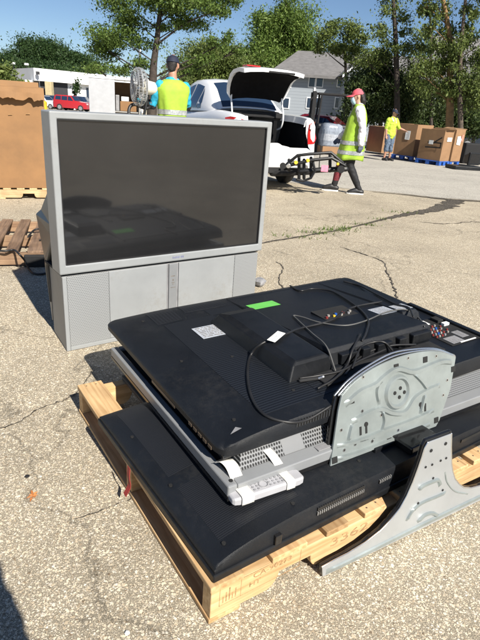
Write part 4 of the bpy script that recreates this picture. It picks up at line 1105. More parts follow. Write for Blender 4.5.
for s_ in (1, -1):
    sideglass(1.82, 2.02, s_, fa0=.12, fa1=.40, fb0=.10, fb1=.86); sideglass(2.05, 2.52, s_, fb1=.93); sideglass(2.58, 3.16, s_, fa1=.93, fb1=.80)
rows = []
for i in range(6):
    x = 1.20 + (1.90 - 1.20)*i/5
    for a, b in zip(cr_[:-1], cr_[1:]):
        if a[0].x <= x <= b[0].x: t = (x - a[0].x)/(b[0].x - a[0].x); r = [p.lerp(q_, t) for p, q_ in zip(a, b)]
    rows.append([V((p.x - .004, p.y*(1.0 if abs(p.y) < .3 else .95), p.z + .006)) for p in r[4:9]])
MB().grid(rows).build('rear_window', Mt['carglass'], car, smooth=True)
rows = []
for i in range(5):
    x = 3.10 + (3.80 - 3.10)*i/4
    for a, b in zip(cr_[:-1], cr_[1:]):
        if a[0].x <= x <= b[0].x: t = (x - a[0].x)/(b[0].x - a[0].x); r = [p.lerp(q_, t) for p, q_ in zip(a, b)]
    rows.append([V((p.x + .004, p.y, p.z + .006)) for p in r[4:9]])
MB().grid(rows).build('windscreen', Mt['carglass'], car, smooth=True)
# lamps
for s_ in (1, -1):
    lp_ = [(-.018, .64, .66), (-.012, .625, .80), (-.006, .64, .93), (.03, .74, .955), (.16, .855, .965), (.30, .895, .945), (.22, .902, .85), (.10, .885, .74), (.02, .80, .665)]
    a = [V((x, s_*(y + .004), z)) for x, y, z in lp_]; c = sum(a, V())/len(a) + V((-.03, s_*.02, 0))
    mb = MB().add(a + [c], [(i, (i+1) % len(a), len(a)) for i in range(len(a))])
    lo = mb.build('tail_lamp', Mt['redlamp'], car, smooth=True)
    MB().box((-.030, s_*.68 - .03, .86), (-.012, s_*.68 + .03, .93)).build('clear_lens', Mt['clearlamp'], lo, bevel=.01)
mb = MB().box((-.03, -.62, .25), (.05, .62, .335)); mb.build('lower_valance', Mt['matt'], car, bevel=.01)
# wheels
for x, s_ in ((1.05, 1), (1.05, -1), (3.83, 1), (3.83, -1)):
    wl = MB().cyl((x, s_*.70, .325), .325, s_*.215, axis=1, n=32).build('wheel', Mt['tyre'], car, bevel=.03, smooth='auto')
    MB().cyl((x, s_*.90, .325), .215, s_*.02, axis=1, n=24).build('rim', Mt['chrome'], wl, bevel=.006)
    mb = MB()
    for k in range(5):
        a = 2*math.pi*k/5; mb.cyl((x + .13*math.cos(a), s_*.9205, .325 + .13*math.sin(a)), .04, s_*.002, axis=1, n=10)
    mb.build('rim_opening', Mt['matt'], wl)
    ar = [V((x + .385*math.cos(a), s_*.9155, .325 + .385*math.sin(a))) for a in [math.pi*k/16 for k in range(17)]] + [V((x - .385, s_*.9155, .21)), V((x + .385, s_*.9155, .21))]
    MB().prism(ar, (0, -s_*.2, 0)).build('wheel_arch', Mt['matt'], car)
# raised lid
C0 = [(.98, 1.235), (.95, 1.29), (.90, 1.37), (.84, 1.44), (.75, 1.515), (.62, 1.565), (.44, 1.585), (.28, 1.57)]
hw = [.55, .61, .635, .645, .65, .65, .635, .60]
def nrm2(i):
    a = C0[max(i-1, 0)]; b = C0[min(i+1, len(C0)-1)]; t = V((b[0]-a[0], 0, b[1]-a[1])).normalized(); return V((t.z, 0, -t.x))   # towards the cabin and up
def lidrows(off, kw, sh=0):
    out = []
    for i, ((x, z), w_) in enumerate(zip(C0, hw)):
        n_ = nrm2(i); out.append([V((x, y*w_*kw, z - .035*(abs(y)**3))) + n_*off for y in (1, .93, .8, .4, 0, -.4, -.8, -.93, -1)])
    return out
A_ = lidrows(.03, 1); B_ = lidrows(-.018, .985)
mb = MB().grid(A_); mb.grid(B_); mb.grid([A_[0], B_[0]]); mb.grid([A_[-1], B_[-1]]); mb.grid([[r[0] for r in A_], [r[0] for r in B_]]); mb.grid([[r[-1] for r in A_], [r[-1] for r in B_]])
lid = mb.build('boot_lid', Mt['carpaint'], car, smooth='auto')
I_ = lidrows(-.034, .90)[0:]; I_ = [[p for p in r] for r in I_]
i2 = [[p.lerp(V((r[4].x, 0, r[4].z)), .0) for p in r] for r in I_]
mb = MB().grid(i2[:-1]); b0 = lidrows(-.019, .92); mb.grid([b0[0], i2[0]]); mb.grid([b0[-2], i2[-2]]); mb.grid([[r[0] for r in b0[:-1]], [r[0] for r in i2[:-1]]]); mb.grid([[r[-1] for r in b0[:-1]], [r[-1] for r in i2[:-1]]])
mb.build('lid_liner', Mt['liner'], lid, smooth='auto')
MB().box((.262, -.40, 1.547), (.292, .12, 1.57)).build('lid_handle_strip', Mt['matt'], lid, bevel=.004)
for y0_, y1_ in ((.26, .52),):
    MB().box((.34, y0_, 1.603), (.54, y1_, 1.621)).build('lid_lamp', Mt['redlamp'], lid, bevel=.008)
for s_ in (1, -1):
    MB().tube(spline([(1.02, s_*.54, .80), (.88, s_*.54, .84), (.82, s_*.54, .95), (.86, s_*.54, 1.08), (.93, s_*.53, 1.20), (.92, s_*.53, 1.32)], 6), .016, 8).build('hinge_arm', Mt['carpaint'], car, smooth=True)
# bag in the boot
cw = Matrix.Translation(CC) @ Matrix.Rotation(CARZ, 4, 'Z') @ Matrix.Diagonal((CS, CS, 1.16, 1))
bag = mat('white plastic bag', (.70, .70, .71), .35, var=.06, scale=8, bump=.6, bscale=14)
o = blob('plastic_bag', [[(*(cw @ V((.18, .38, .545))), .085), (*(cw @ V((.20, 0, .555))), .11), (*(cw @ V((.19, -.36, .535))), .08)], [(*(cw @ V((.30, .2, .55))), .10), (*(cw @ V((.33, -.2, .56))), .10)]], bag, None, .02, 3)
o.name = 'plastic_bag'; tag(o, 'crumpled white plastic bag lying in the open car boot', 'bag')

# ------------------------------------------------------------------ folding carrier on the tow hitch
RY = 8.72
ra = thing('hitch_carrier', 'folded black hitch carrier with a pink tag on the back of the white car', 'hitch carrier', at(300, 175, RY), 0)
def rt(name, pts, r_, m='black', dy=0):
    P_ = [at(x, y, RY + dy + (q_[0] if q_ else 0)) - ra.location for x, y, *q_ in pts]
    return MB().tube(P_, r_, 8, ref=V((0, 0, 1))).build(name, Mt[m], ra, smooth='auto')
for dy in (-.12, .16):
    rt('long_arm', [(287, 164), (297.5, 155.5), (310, 154), (331, 152.5), (343, 163)], .024, 'black', dy)
    rt('long_arm', [(289, 165.5), (309, 160.5), (332, 158), (345, 165.5)], .026, 'black', dy)
rt('tow_bar', [(272, 173.5, .2), (290, 173, .1), (309, 172)], .045, 'matt')
rt('cross_beam', [(300, 171.5), (322, 170), (346, 169)], .042, 'black')
for x, ya, yb in ((299, 157, 179), (304, 160, 178), (311, 158, 176), (289, 160, 170), (330, 153, 171)):
    rt('upright', [(x, ya), (x, yb)], .026)
rt('curved_hook', [(313, 162), (315, 171), (311, 178), (303, 181), (297, 179.5)], .02, 'black', -.1)
rt('thin_stay', [(321, 146), (319.5, 160), (319, 170)], .008, 'matt')
for x, y, m_, r_ in ((296, 162.5, 'yellow', .03), (308, 160.5, 'yellow', .028), (338, 164, 'yellow', .022), (288.5, 166, 'chrome', .035), (341, 169.5, 'matt', .06), (283, 166, 'matt', .05)):
    p = at(x, y, RY - .16) - ra.location; MB().cyl(p, r_, .05, axis=1, n=14).build('clamp_knob', Mt[m_], ra, bevel=.004)
p = at(325, 168.5, RY - .15) - ra.location; MB().box(p - V((.06, .004, .05)), p + V((.05, .004, .05))).build('pink_tag', mat('pink tag', (.75, .25, .35), .6), ra)

# ------------------------------------------------------------------ people
def person(name, label, loc, rz, sc, J, opts):
    t = thing(name, label, 'person', loc, rz, scale=sc)
    D = dict(pel=(0, 0, .93), wai=(0, 0, 1.08), che=(0, .0, 1.25), uch=(0, -.005, 1.38), nk=(0, -.005, 1.465), hd=(0, .01, 1.525),
             shL=(-.175, -.01, 1.395), elL=(-.215, -.03, 1.12), wrL=(-.22, .04, .88), shR=(.175, -.01, 1.395), elR=(.215, -.03, 1.12), wrR=(.22, .04, .88),
             hiL=(-.09, 0, .90), knL=(-.095, .02, .49), anL=(-.095, -.02, .085), toL=(-.11, .15, .035), hiR=(.09, 0, .90), knR=(.095, .02, .49), anR=(.095, -.02, .085), toR=(.11, .15, .035))
    D.update(J); D = {k: V(v) for k, v in D.items()}
    f = opts.get('female', False); sw = .93 if f else 1
    HM = Matrix.Translation(D['hd']) @ Matrix.Rotation(opts.get('hyaw', 0), 4, 'Z') @ Matrix.Rotation(opts.get('hpitch', 0), 4, 'X')
    def H(x, y, z, *r_): p = HM @ V((x, y, z)); return (p.x, p.y, p.z, *r_)
    def c(k, *r_): return (*D[k], *r_)
    def torso(d=0, flare=0):
        return [[(*(D['pel'] - V((0, 0, .05))), .150 + d + flare, .112 + d + flare), c('pel', .158*(1.03 if f else 1) + d + flare, .115 + d + flare*.7), c('wai', (.125 if f else .142) + d + flare*.4, .10 + d + flare*.3), c('che', .155*sw + d, .115 + d), c('uch', .150*sw + d, .095 + d), (*(D['uch'] + V((0, 0, .05))), .10*sw + d*.6, .07 + d*.5)]]
    def arm(s_, d=0, a=0, b=1):
        sh, el, wr = D['sh'+s_], D['el'+s_], D['wr'+s_]
        pts = [(sh, .058), (sh.lerp(el, .5), .050), (el, .041), (el.lerp(wr, .3), .043), (wr, .029)]
        ts = [0, .3, .55, .72, 1]
        out = [(*p, r_ + d) for (p, r_), q_ in zip(pts, ts) if a <= q_ <= b + 1e-6]
        return out
    def leg(s_, d=0, b=3):
        hi, kn, an = D['hi'+s_], D['kn'+s_], D['an'+s_]
        pts = [(hi, .088), (hi.lerp(kn, .4), .080), (kn, .058), (kn.lerp(an, .3), .058), (kn.lerp(an, .65), .044), (an, .037)]
        return [(*p, r_ + d) for p, r_ in pts[:b+1]] if b < 6 else [(*p, r_ + d) for p, r_ in pts]
    def foot(s_, d=0):
        an, to = D['an'+s_], D['to'+s_]; h_ = an + (an - to).normalized()*.05; 
        return [(h_.x, h_.y, an.z - .04, .036 + d), (*an.lerp(to, .35), .040 + d), (*an.lerp(to, .75), .042 + d, .032 + d), (to.x, to.y, to.z, .036 + d, .026 + d)]
    def hand(s_, d=0):
        wr = D['wr'+s_]; dr = (wr - D['el'+s_]).normalized(); cu = V(opts.get('curl'+s_, (0, 1, 0))); cu = (cu - dr*cu.dot(dr)).normalized(); sd_ = dr.cross(cu).normalized()*(1 if s_ == 'L' else -1)
        out = []
        for k, o_ in enumerate((-.027, -.009, .009, .027)):
            out.append([(*(wr + dr*.015 + sd_*o_*.6), .016 + d), (*(wr + dr*.085 + sd_*o_), .013 + d)])
            l = (.052, .066, .072, .062)[k]; b0 = wr + dr*.085 + sd_*o_; b1 = b0 + (dr*.9 + cu*.35)*l*.5; b2 = b1 + (dr*.65 + cu*.75)*l*.5
            out.append([(*b0, .0105 + d), (*b1, .0095 + d), (*b2, .008 + d)])
        b0 = wr + dr*.03 + sd_*.026; b1 = b0 + (dr*.6 + sd_*.6 + cu*.3)*.045; b2 = b1 + (dr*.85 + sd_*.1 + cu*.4)*.035
        out.append([(*b0, .014 + d), (*b1, .0115 + d), (*b2, .0095 + d)])
        return out
    hd = [[c('nk', .058*sw, .06*sw), H(0, -.01, .02, .055*sw, .058*sw), H(0, 0, .07, .055, .06)],
          [H(0, .022, .035, .042, .050), H(0, .012, .085, .064, .082), H(0, .0, .135, .072, .094), H(0, -.006, .175, .066, .086), H(0, -.008, .20, .042, .055)],
          [H(0, .098, .125, .010), H(0, .118, .092, .014), H(0, .105, .085, .013)], [H(-.022, .095, .052, .008), H(.022, .095, .052, .008)], [H(0, .085, .02, .016), H(0, .08, .03, .018)],
          [H(-.03, .088, .118, .012), H(-.02, .09, .118, .01)], [H(.03, .088, .118, .012), H(.02, .09, .118, .01)],
          [H(-.076, -.01, .125, .008, .02), H(-.080, -.014, .09, .007, .014)], [H(.076, -.01, .125, .008, .02), H(.080, -.014, .09, .007, .014)]]
    ch = torso() + hd
    for s_ in 'LR':
        ch += [arm(s_), leg(s_, 0, 9), foot(s_)] + ([] if opts.get('glove') else hand(s_))
    body = blob('body', ch, Mt[opts['skin']], t, .0085, 3)
    for nm, chains, m_ in opts['clothes'](dict(torso=torso, arm=arm, leg=leg, foot=foot, hand=hand, H=H, c=c, D=D)):
        vx = .010
        blob(nm, chains, Mt[m_], t, vx, 2, wrinkle=.045 if nm in ('shirt', 'sleeve', 'trousers', 'shorts') else .02 if nm in ('hair', 'leggings') else 0)
    # eyes
    for sx in (-.031, .031):
        p = HM @ V((sx, .093, .116)); MB().cyl(p - V((0, 0, 0)), .009, .008, axis=1, n=10).build('eye', Mt['hair'], body)
    return t, D, H, HM
def ringband(t, name, D, rows_, m, thick=.004):
    """band hugging an elliptic section: rows of (centre, rx, ry)"""
    mb = MB(); rings = [[V((cx + rx*math.cos(a), cy + ry*math.sin(a), z)) for a in [2*math.pi*j/28 for j in range(28)]] for cx, cy, z, rx, ry in rows_]
    mb.grid(rings, True); o = mb.build(name, Mt[m], t, smooth=True); md = o.modifiers.new('s', 'SOLIDIFY'); md.thickness = thick; md.offset = 1; return o

# woman walking in the pink cap
def garment(t, name, rings, m, seed, fold=.012, bands=()):
    rn_ = random.Random(seed); ph_ = [rn_.uniform(0, 6.28) for _ in range(6)]; rows = []
    zs_ = [r[2] for r in rings]; n_ = len(rings)
    fine = []
    for i in range(n_ - 1):
        for k in range(4): fine.append([rings[i][j] + (rings[i+1][j] - rings[i][j])*k/4 for j in range(5)])
    fine.append(list(rings[-1])); N_ = len(fine)
    for i, (cx, cy, z, rx, ry) in enumerate(fine):
        low = max(0, 1 - i/(N_*.75)); r = []
        for j in range(48):
            a = 2*math.pi*j/48
            w_ = 1 + fold*(low + .25)*(math.sin(5*a + ph_[0] + i*.12) + .7*math.sin(9*a + ph_[1] - i*.2) + .5*math.sin(3*a + ph_[2] + i*.25))*3
            ca, sa = math.cos(a), math.sin(a); e = .82
            r.append(V((cx + rx*w_*math.copysign(abs(ca)**e, ca), cy + ry*w_*math.copysign(abs(sa)**e, sa), z + (.012*math.sin(3*a + ph_[3]) if i == 0 else 0))))
        rows.append(r)
    o = MB().grid(rows, True).build(name, Mt[m], t, smooth=True); md = o.modifiers.new('s', 'SOLIDIFY'); md.thickness = .006; md.offset = -1
    for z0, z1 in bands:
        br = []
        for k in range(4):
            z = z0 + (z1 - z0)*k/3
            for a, b in zip(rows[:-1], rows[1:]):
                if a[5].z <= z <= b[5].z or (a is rows[0] and z < a[5].z):
                    f_ = (z - a[5].z)/(b[5].z - a[5].z); rr_ = [p.lerp(q_, f_) for p, q_ in zip(a, b)]; cc = sum(rr_, V())/48
                    br.append([p + (p - cc).normalized()*.006 for p in rr_]); break
        MB().grid(br, True).build('reflective_band', Mt['band'], t, smooth=True)
    return o
def clothes_w(k):
    T, A_, Lg, Ft, Hn, H, D = k['torso'], k['arm'], k['leg'], k['foot'], k['hand'], k['H'], k['D']
    return [('shirt', T(.012) + [A_('L', .020), A_('R', .020)], 'shirtwhite'),
            ('leggings', [[(*D['pel'], .158, .118), (*(D['pel'] - V((0, 0, .08))), .15, .115)], Lg('L', .014, 9), Lg('R', .014, 9)], 'leggings'),
            ('patterned_sock', [[(*D['knR'].lerp(D['anR'], .15), .074), (*D['knR'].lerp(D['anR'], .5), .068), (*D['knR'].lerp(D['anR'], .75), .058)]], 'legpat'),
            ('shoe', [Ft('L', .012)], 'shoe'), ('shoe', [Ft('R', .012)], 'shoe'),
            ('glove', Hn('L', .004) + [[(*D['wrL'].lerp(D['elL'], .12), .036), (*D['wrL'], .034)]], 'gloveg'),
            ('glove', Hn('R', .004) + [[(*D['wrR'].lerp(D['elR'], .12), .036), (*D['wrR'], .034)]], 'gloveg'),
            ('hair', [[H(0, -.055, .16, .070, .062), H(0, -.075, .10, .074, .055), H(0, -.085, .04, .065, .05), H(0, -.09, -.01, .04, .035)], [H(0, -.10, .07, .035), H(.0, -.115, .03, .035), H(0, -.11, -.02, .02)]], 'hair'),
            ('mask', [[H(0, .070, .095, .054, .048), H(0, .074, .06, .056, .044), H(0, .055, .03, .046, .044)]], 'mask')]
wloc = V((1.70, 9.30, 0))
tw, DW, HW_, HMW = person('person', 'woman in pink cap, yellow safety vest and black leggings walking behind the white car', wloc, R(84), .965,
    dict(hd=(0, .03, 1.488), anR=(.07, .24, .10), knR=(.085, .17, .50), toR=(.075, .41, .055), anL=(-.075, -.20, .085), knL=(-.085, .02, .49), toL=(-.085, -.03, .03),
         elL=(-.235, -.09, 1.13), wrL=(-.235, -.10, .86), elR=(.20, .06, 1.13), wrR=(.19, .24, .92), pel=(0, 0, .93)),
    dict(female=True, skin='skin2', glove=True, hyaw=R(-2), hpitch=R(-8), clothes=clothes_w, curlL=(1, .4, 0), curlR=(-1, .3, 0)))
garment(tw, 'vest', [(0, .03, .58, .222, .235), (0, .02, .75, .212, .215), (0, .01, .93, .202, .195), (0, .005, 1.08, .196, .178), (0, -.0, 1.25, .202, .165), (0, -.01, 1.35, .205, .128), (0, -.01, 1.40, .19, .112), (0, -.01, 1.44, .155, .092), (0, -.005, 1.485, .092, .075)], 'hivis', 3, bands=((.67, .735), (.83, .895)))
for s_ in 'LR':
    an, to = DW['an'+s_], DW['to'+s_]; d = (to - an); d.z = 0; d.normalize(); sd_ = V((-d.y, d.x, 0)); zz = max(0.0, to.z - .055)
    mb = MB(); o_ = [(-.085, .03), (-.05, .045), (.05, .042), (.12, .05), (.17, .046), (.215, .025)]
    ot = [an + d*x + sd_*y for x, y in o_] + [an + d*x - sd_*y for x, y in reversed(o_)]
    ot = [V((p.x, p.y, 0)) for p in ot]
    o = mb.prism(ot, (0, 0, .026)).build('shoe_sole', Mt['sole'], tw, bevel=.006); 
    o.location.z = zz
def cap(t, HM, m, visor_len=.09, back=0):
    mb = MB(); rings = []
    for k in range(7):
        a = k/6*1.5; rings.append([HM @ V((.086*math.cos(a)*math.cos(b), -.006 + .108*math.cos(a)*math.sin(b), .145 + .095*math.sin(a))) for b in [2*math.pi*j/24 for j in range(24)]])
    mb.loft(rings); o = mb.build('cap', Mt[m], t, smooth='auto')
    rows = []
    for j in range(11):
        a = math.pi*(.12 + .76*j/10); base = V((.086*math.cos(a), -.006 + .108*math.sin(a), .150)); tip = V((.090*math.cos(a), -.006 + .108*math.sin(a) + visor_len*math.sin(a)**.7, .138 - .02*abs(math.cos(a))))
        rows.append([HM @ base.lerp(tip, i/4) for i in range(5)])
    v_ = MB().grid(rows).build('visor', Mt[m], o, smooth=True); md = v_.modifiers.new('s', 'SOLIDIFY'); md.thickness = .005
    MB().cyl(HM @ V((0, -.006, .236)), .008, .008, n=8).build('button', Mt[m], o)
    return o
cap(tw, HMW, 'pink', .095)
# open front of the vest showing the white shirt
mb = MB().grid([[V((x, .150 - .0*abs(x) - (.05 if z > 1.36 else 0) - (.025 if z > 1.3 else 0), z)) for x in (-w_, 0, w_)] for z, w_ in ((1.41, .045), (1.36, .040), (1.28, .030), (1.18, .022), (1.08, .014))])
o = mb.build('shirt_front', Mt['shirtwhite'], tw, smooth=True); md = o.modifiers.new('s', 'SOLIDIFY'); md.thickness = .006

# man with his back turned
def clothes_m(k):
    T, A_, Lg, Ft, Hn, H, D = k['torso'], k['arm'], k['leg'], k['foot'], k['hand'], k['H'], k['D']
    return [('shirt', T(.012) + [A_('L', .010, 0, .55), A_('R', .010, 0, .55)], 'turq'),
            ('sleeve', [A_('L', .012, .55, 1)], 'blackcloth'), ('sleeve', [A_('R', .012, .55, 1)], 'blackcloth'),
            ('trousers', [[(*D['pel'], .165, .125), (*(D['pel'] - V((0, 0, .08))), .16, .12)], Lg('L', .02, 9), Lg('R', .02, 9)], 'blackcloth'),
            ('shoe', [Ft('L', .012)], 'shoe'), ('shoe', [Ft('R', .012)], 'shoe'),
            ('glove', Hn('L', .004) + [[(*D['wrL'].lerp(D['elL'], .12), .036), (*D['wrL'], .034)]], 'glovet'),
            ('glove', Hn('R', .004) + [[(*D['wrR'].lerp(D['elR'], .12), .036), (*D['wrR'], .034)]], 'glovet'),
            ('hair', [[H(0, -.03, .15, .076, .078), H(0, -.045, .11, .072, .062), H(0, -.05, .075, .06, .045)]], 'hair')]
mp = at(172.5, 90, 7.75)
tm, DM, HM_, HMM = person('person', 'man in navy cap and yellow safety vest, back turned, lifting an electric fan', (mp.x, mp.y, 0), R(30), 1.05,
    dict(elL=(-.25, .06, 1.15), wrL=(-.30, .29, 1.17), elR=(.24, .05, 1.16), wrR=(.12, .30, 1.12)),
    dict(skin='skin', glove=True, hyaw=R(-34), hpitch=R(-8), clothes=clothes_m, curlL=(.6, .2, .8), curlR=(-.6, .2, .8)))
cap(tm, HMM, 'navy', .085)
garment(tm, 'vest', [(0, 0, .78, .195, .165), (0, 0, .95, .190, .158), (0, 0, 1.08, .188, .152), (0, 0, 1.25, .208, .15), (0, -.01, 1.35, .232, .135), (0, -.01, 1.40, .225, .12), (0, -.01, 1.44, .17, .095), (0, -.01, 1.475, .10, .075)], 'hivis', 5, bands=((.92, .98), (1.055, 1.115)))

# far worker by the cartons
def clothes_f(k):
    T, A_, Lg, Ft, Hn, H, D = k['torso'], k['arm'], k['leg'], k['foot'], k['hand'], k['H'], k['D']
    return [('shirt', T(.03, .012) + [A_('L', .026, 0, .56), A_('R', .026, 0, .56)], 'hivis2'),
            ('shorts', [[(*D['pel'], .175, .14), (*(D['pel'] - V((0, 0, .08))), .17, .135)], Lg('L', .03, 3), Lg('R', .03, 3)], 'denim'),
            ('shoe', [Ft('L', .012)], 'shoe'), ('shoe', [Ft('R', .012)], 'shoe'),
            ('towel', [[(-.07, .10, 1.30, .03), (-.075, .03, 1.45, .03), (0, -.06, 1.48, .03), (.075, .03, 1.45, .03), (.07, .12, 1.36, .028)]], 'shirtwhite'),
            ('hair', [[H(0, -.03, .15, .076, .078), H(0, -.045, .11, .072, .062)]], 'hair')]
fp_ = at(386.5, 158, 18.1)
tf, DF, HF_, HMF = person('person', 'worker in yellow t-shirt, denim shorts and navy cap leaning an arm on a carton', (fp_.x, fp_.y, ground_z(fp_.y)), R(180 + 28), .905,
    dict(elL=(-.30, .04, 1.14), wrL=(-.46, .18, 1.08), anL=(-.13, .0, .085), toL=(-.17, .16, .035), anR=(.12, 0, .085)),
    dict(skin='skin', hyaw=R(20), hpitch=R(-12), clothes=clothes_f, curlL=(0, .2, -1)))
cap(tf, HMF, 'navy', .08)

# the photographer, whose shadow falls across the lower left of the paving
def clothes_p(k):
    T, A_, Lg, Ft, H, D = k['torso'], k['arm'], k['leg'], k['foot'], k['H'], k['D']
    return [('shirt', T(.022) + [A_('L', .022, 0, .56), A_('R', .022, 0, .56)], 'denim'),
            ('trousers', [[(*D['pel'], .165, .125), (*(D['pel'] - V((0, 0, .08))), .16, .12)], Lg('L', .018, 9), Lg('R', .018, 9)], 'blackcloth'),
            ('shoe', [Ft('L', .012)], 'shoe'), ('shoe', [Ft('R', .012)], 'shoe'), ('hair', [[H(0, -.02, .17, .078, .085), H(0, -.045, .11, .074, .064)]], 'hair')]
person('person', 'person in blue shirt holding up a phone at the camera, casting the lower left shadow', (.0, -.30, 0), R(4), 1.0,
    dict(elL=(-.25, -.02, 1.10), wrL=(-.06, .10, 1.27), elR=(.25, -.02, 1.10), wrR=(.08, .10, 1.26)),
    dict(skin='skin2', hpitch=R(-20), clothes=clothes_p, curlL=(.3, -1, .2), curlR=(-.3, -1, .2)))
ph = thing('smartphone', 'black smartphone held upright by the photographer', 'phone', (0, -.035, 1.27), 0)
MB().box((-.037, -.008, -.075), (.037, .0, .075)).build('phone_body', Mt['gloss'], ph, bevel=.004)
MB().cyl((-.02, .0005, .055), .006, .002, axis=1, n=14).build('lens', Mt['hole'], ph)

# ------------------------------------------------------------------ fan held by the man
fc = at(139, 87, 7.55)
fa = thing('electric_fan', 'electric fan with a round wire cage and cream motor held by the man', 'fan', fc, R(205))
# axis along local x (front = +x)
mb = MB(); Rf = .235
def ringpts(r_, x): return [V((x, r_*math.cos(a), r_*math.sin(a))) for a in [2*math.pi*k/28 for k in range(29)]]
cage = MB()
for r_, x in ((Rf, 0), (Rf*.97, .045), (Rf*.97, -.045), (Rf*.8, .075), (Rf*.8, -.075), (Rf*.6, .085), (Rf*.6, -.085), (Rf*.4, .09), (Rf*.4, -.09), (Rf*.22, .09), (Rf*.22, -.09)):
    cage.tube(ringpts(r_, x), .0035 if r_ < Rf else .008, 5, cap=None)
for k in range(40):
    a = 2*math.pi*k/40; d = V((0, math.cos(a), math.sin(a)))
    for sg in (1, -1): cage.tube([d*Rf + V((0, 0, 0)), d*Rf*.97 + V((sg*.045, 0, 0)), d*Rf*.8 + V((sg*.075, 0, 0)), d*Rf*.4 + V((sg*.09, 0, 0)), d*Rf*.15 + V((sg*.09, 0, 0))], .0022, 4, cap=None)
cage.build('cage', Mt['grey2'] if 'grey2' in Mt else mat('grey wire', (.42, .43, .44), .4, metal=.3), fa)
bl = MB()
for k in range(4):
    a0 = 2*math.pi*k/4
    bl.grid([[V((-.03 + .05*j/4, r_*math.cos(a0 + .9*j/4), r_*math.sin(a0 + .9*j/4))) for j in range(5)] for r_ in (.04, .10, .16, .205)])
bl.build('blade', mat('translucent grey blade', (.35, .36, .37), .3), fa, smooth=True)
MB().tube([V((-.09, 0, 0)), V((-.12, 0, 0)), V((-.20, 0, -.005)), V((-.25, 0, -.01))], [.085, .09, .08, .06], 18).build('motor_housing', mat('cream plastic', (.70, .66, .55), .4, var=.04), fa, smooth='auto')
MB().tube([V((-.12, 0, -.08)), V((-.10, .0, -.2)), V((-.02, .05, -.5)), V((.0, .05, -.62))], .018, 10).build('pole', Mt['black'], fa, smooth='auto')
MB().tube(spline([(-.20, .0, -.04), (-.24, .0, -.14), (-.12, -.05, -.26), (.06, -.04, -.22), (.14, 0, -.30), (.12, .05, -.5)], 6), .022, 8).build('coiled_lead', Mt['rubber'], fa, smooth=True)

# ------------------------------------------------------------------ grey cabinet left of the man
cY = 8.9
cl = at(89.5, 110, cY); cl.z = 0
cab = thing('metal_cabinet', 'open grey metal cabinet holding cartons and scrap, left of the man with the fan', 'cabinet', cl, R(14))
Wc, Dc, Hc = .80, .55, at(95, 78, cY).z
MB().box((0, 0, .06), (.025, Dc, Hc)).build('side_panel', Mt['silverside'], cab, bevel=.004)
MB().box((0, -.012, .06), (.40, 0 - .001, Hc - .005)).build('door', mat('grey enamel', (.42, .43, .45), .35, var=.05), cab, bevel=.006)
MB().box((Wc - .025, .002, .06), (Wc, Dc, Hc - .02)).build('side_panel', Mt['silverside'], cab, bevel=.004)
MB().box((.026, Dc - .02, .06), (Wc - .026, Dc, Hc - .02)).build('back_panel', Mt['carddark'], cab)
MB().box((0, -.01, Hc), (Wc, Dc, Hc + .03)).build('top_panel', Mt['bwhite'], cab, bevel=.005)
MB().box((.026, .002, .06), (Wc - .026, Dc - .021, .10)).build('bottom_panel', Mt['silverside'], cab)
sz_ = Hc - .48
MB().box((.026, .03, sz_), (Wc - .026, Dc - .021, sz_ + .02)).build('shelf', Mt['silverside'], cab)
cM = Matrix.Translation(cl) @ Matrix.Rotation(R(14), 4, 'Z')
def stray(name, label, cat, a, b, m):
    o = MB().box(a, b).build(name, m, bevel=.008); o.matrix_world = cM; return tag(o, label, cat)
stray('carton', 'small open carton on the shelf of the grey cabinet', 'carton', (.48, .06, sz_ + .021), (.74, .36, sz_ + .17), Mt['card'])
stray('white_box', 'small white box heaped on the carton in the grey cabinet', 'box', (.50, .10, sz_ + .172), (.62, .28, sz_ + .24), Mt['paper'])
stray('grey_box', 'grey appliance box beside the carton in the grey cabinet', 'box', (.41, .10, sz_ + .021), (.47, .34, sz_ + .26), Mt['grey'])

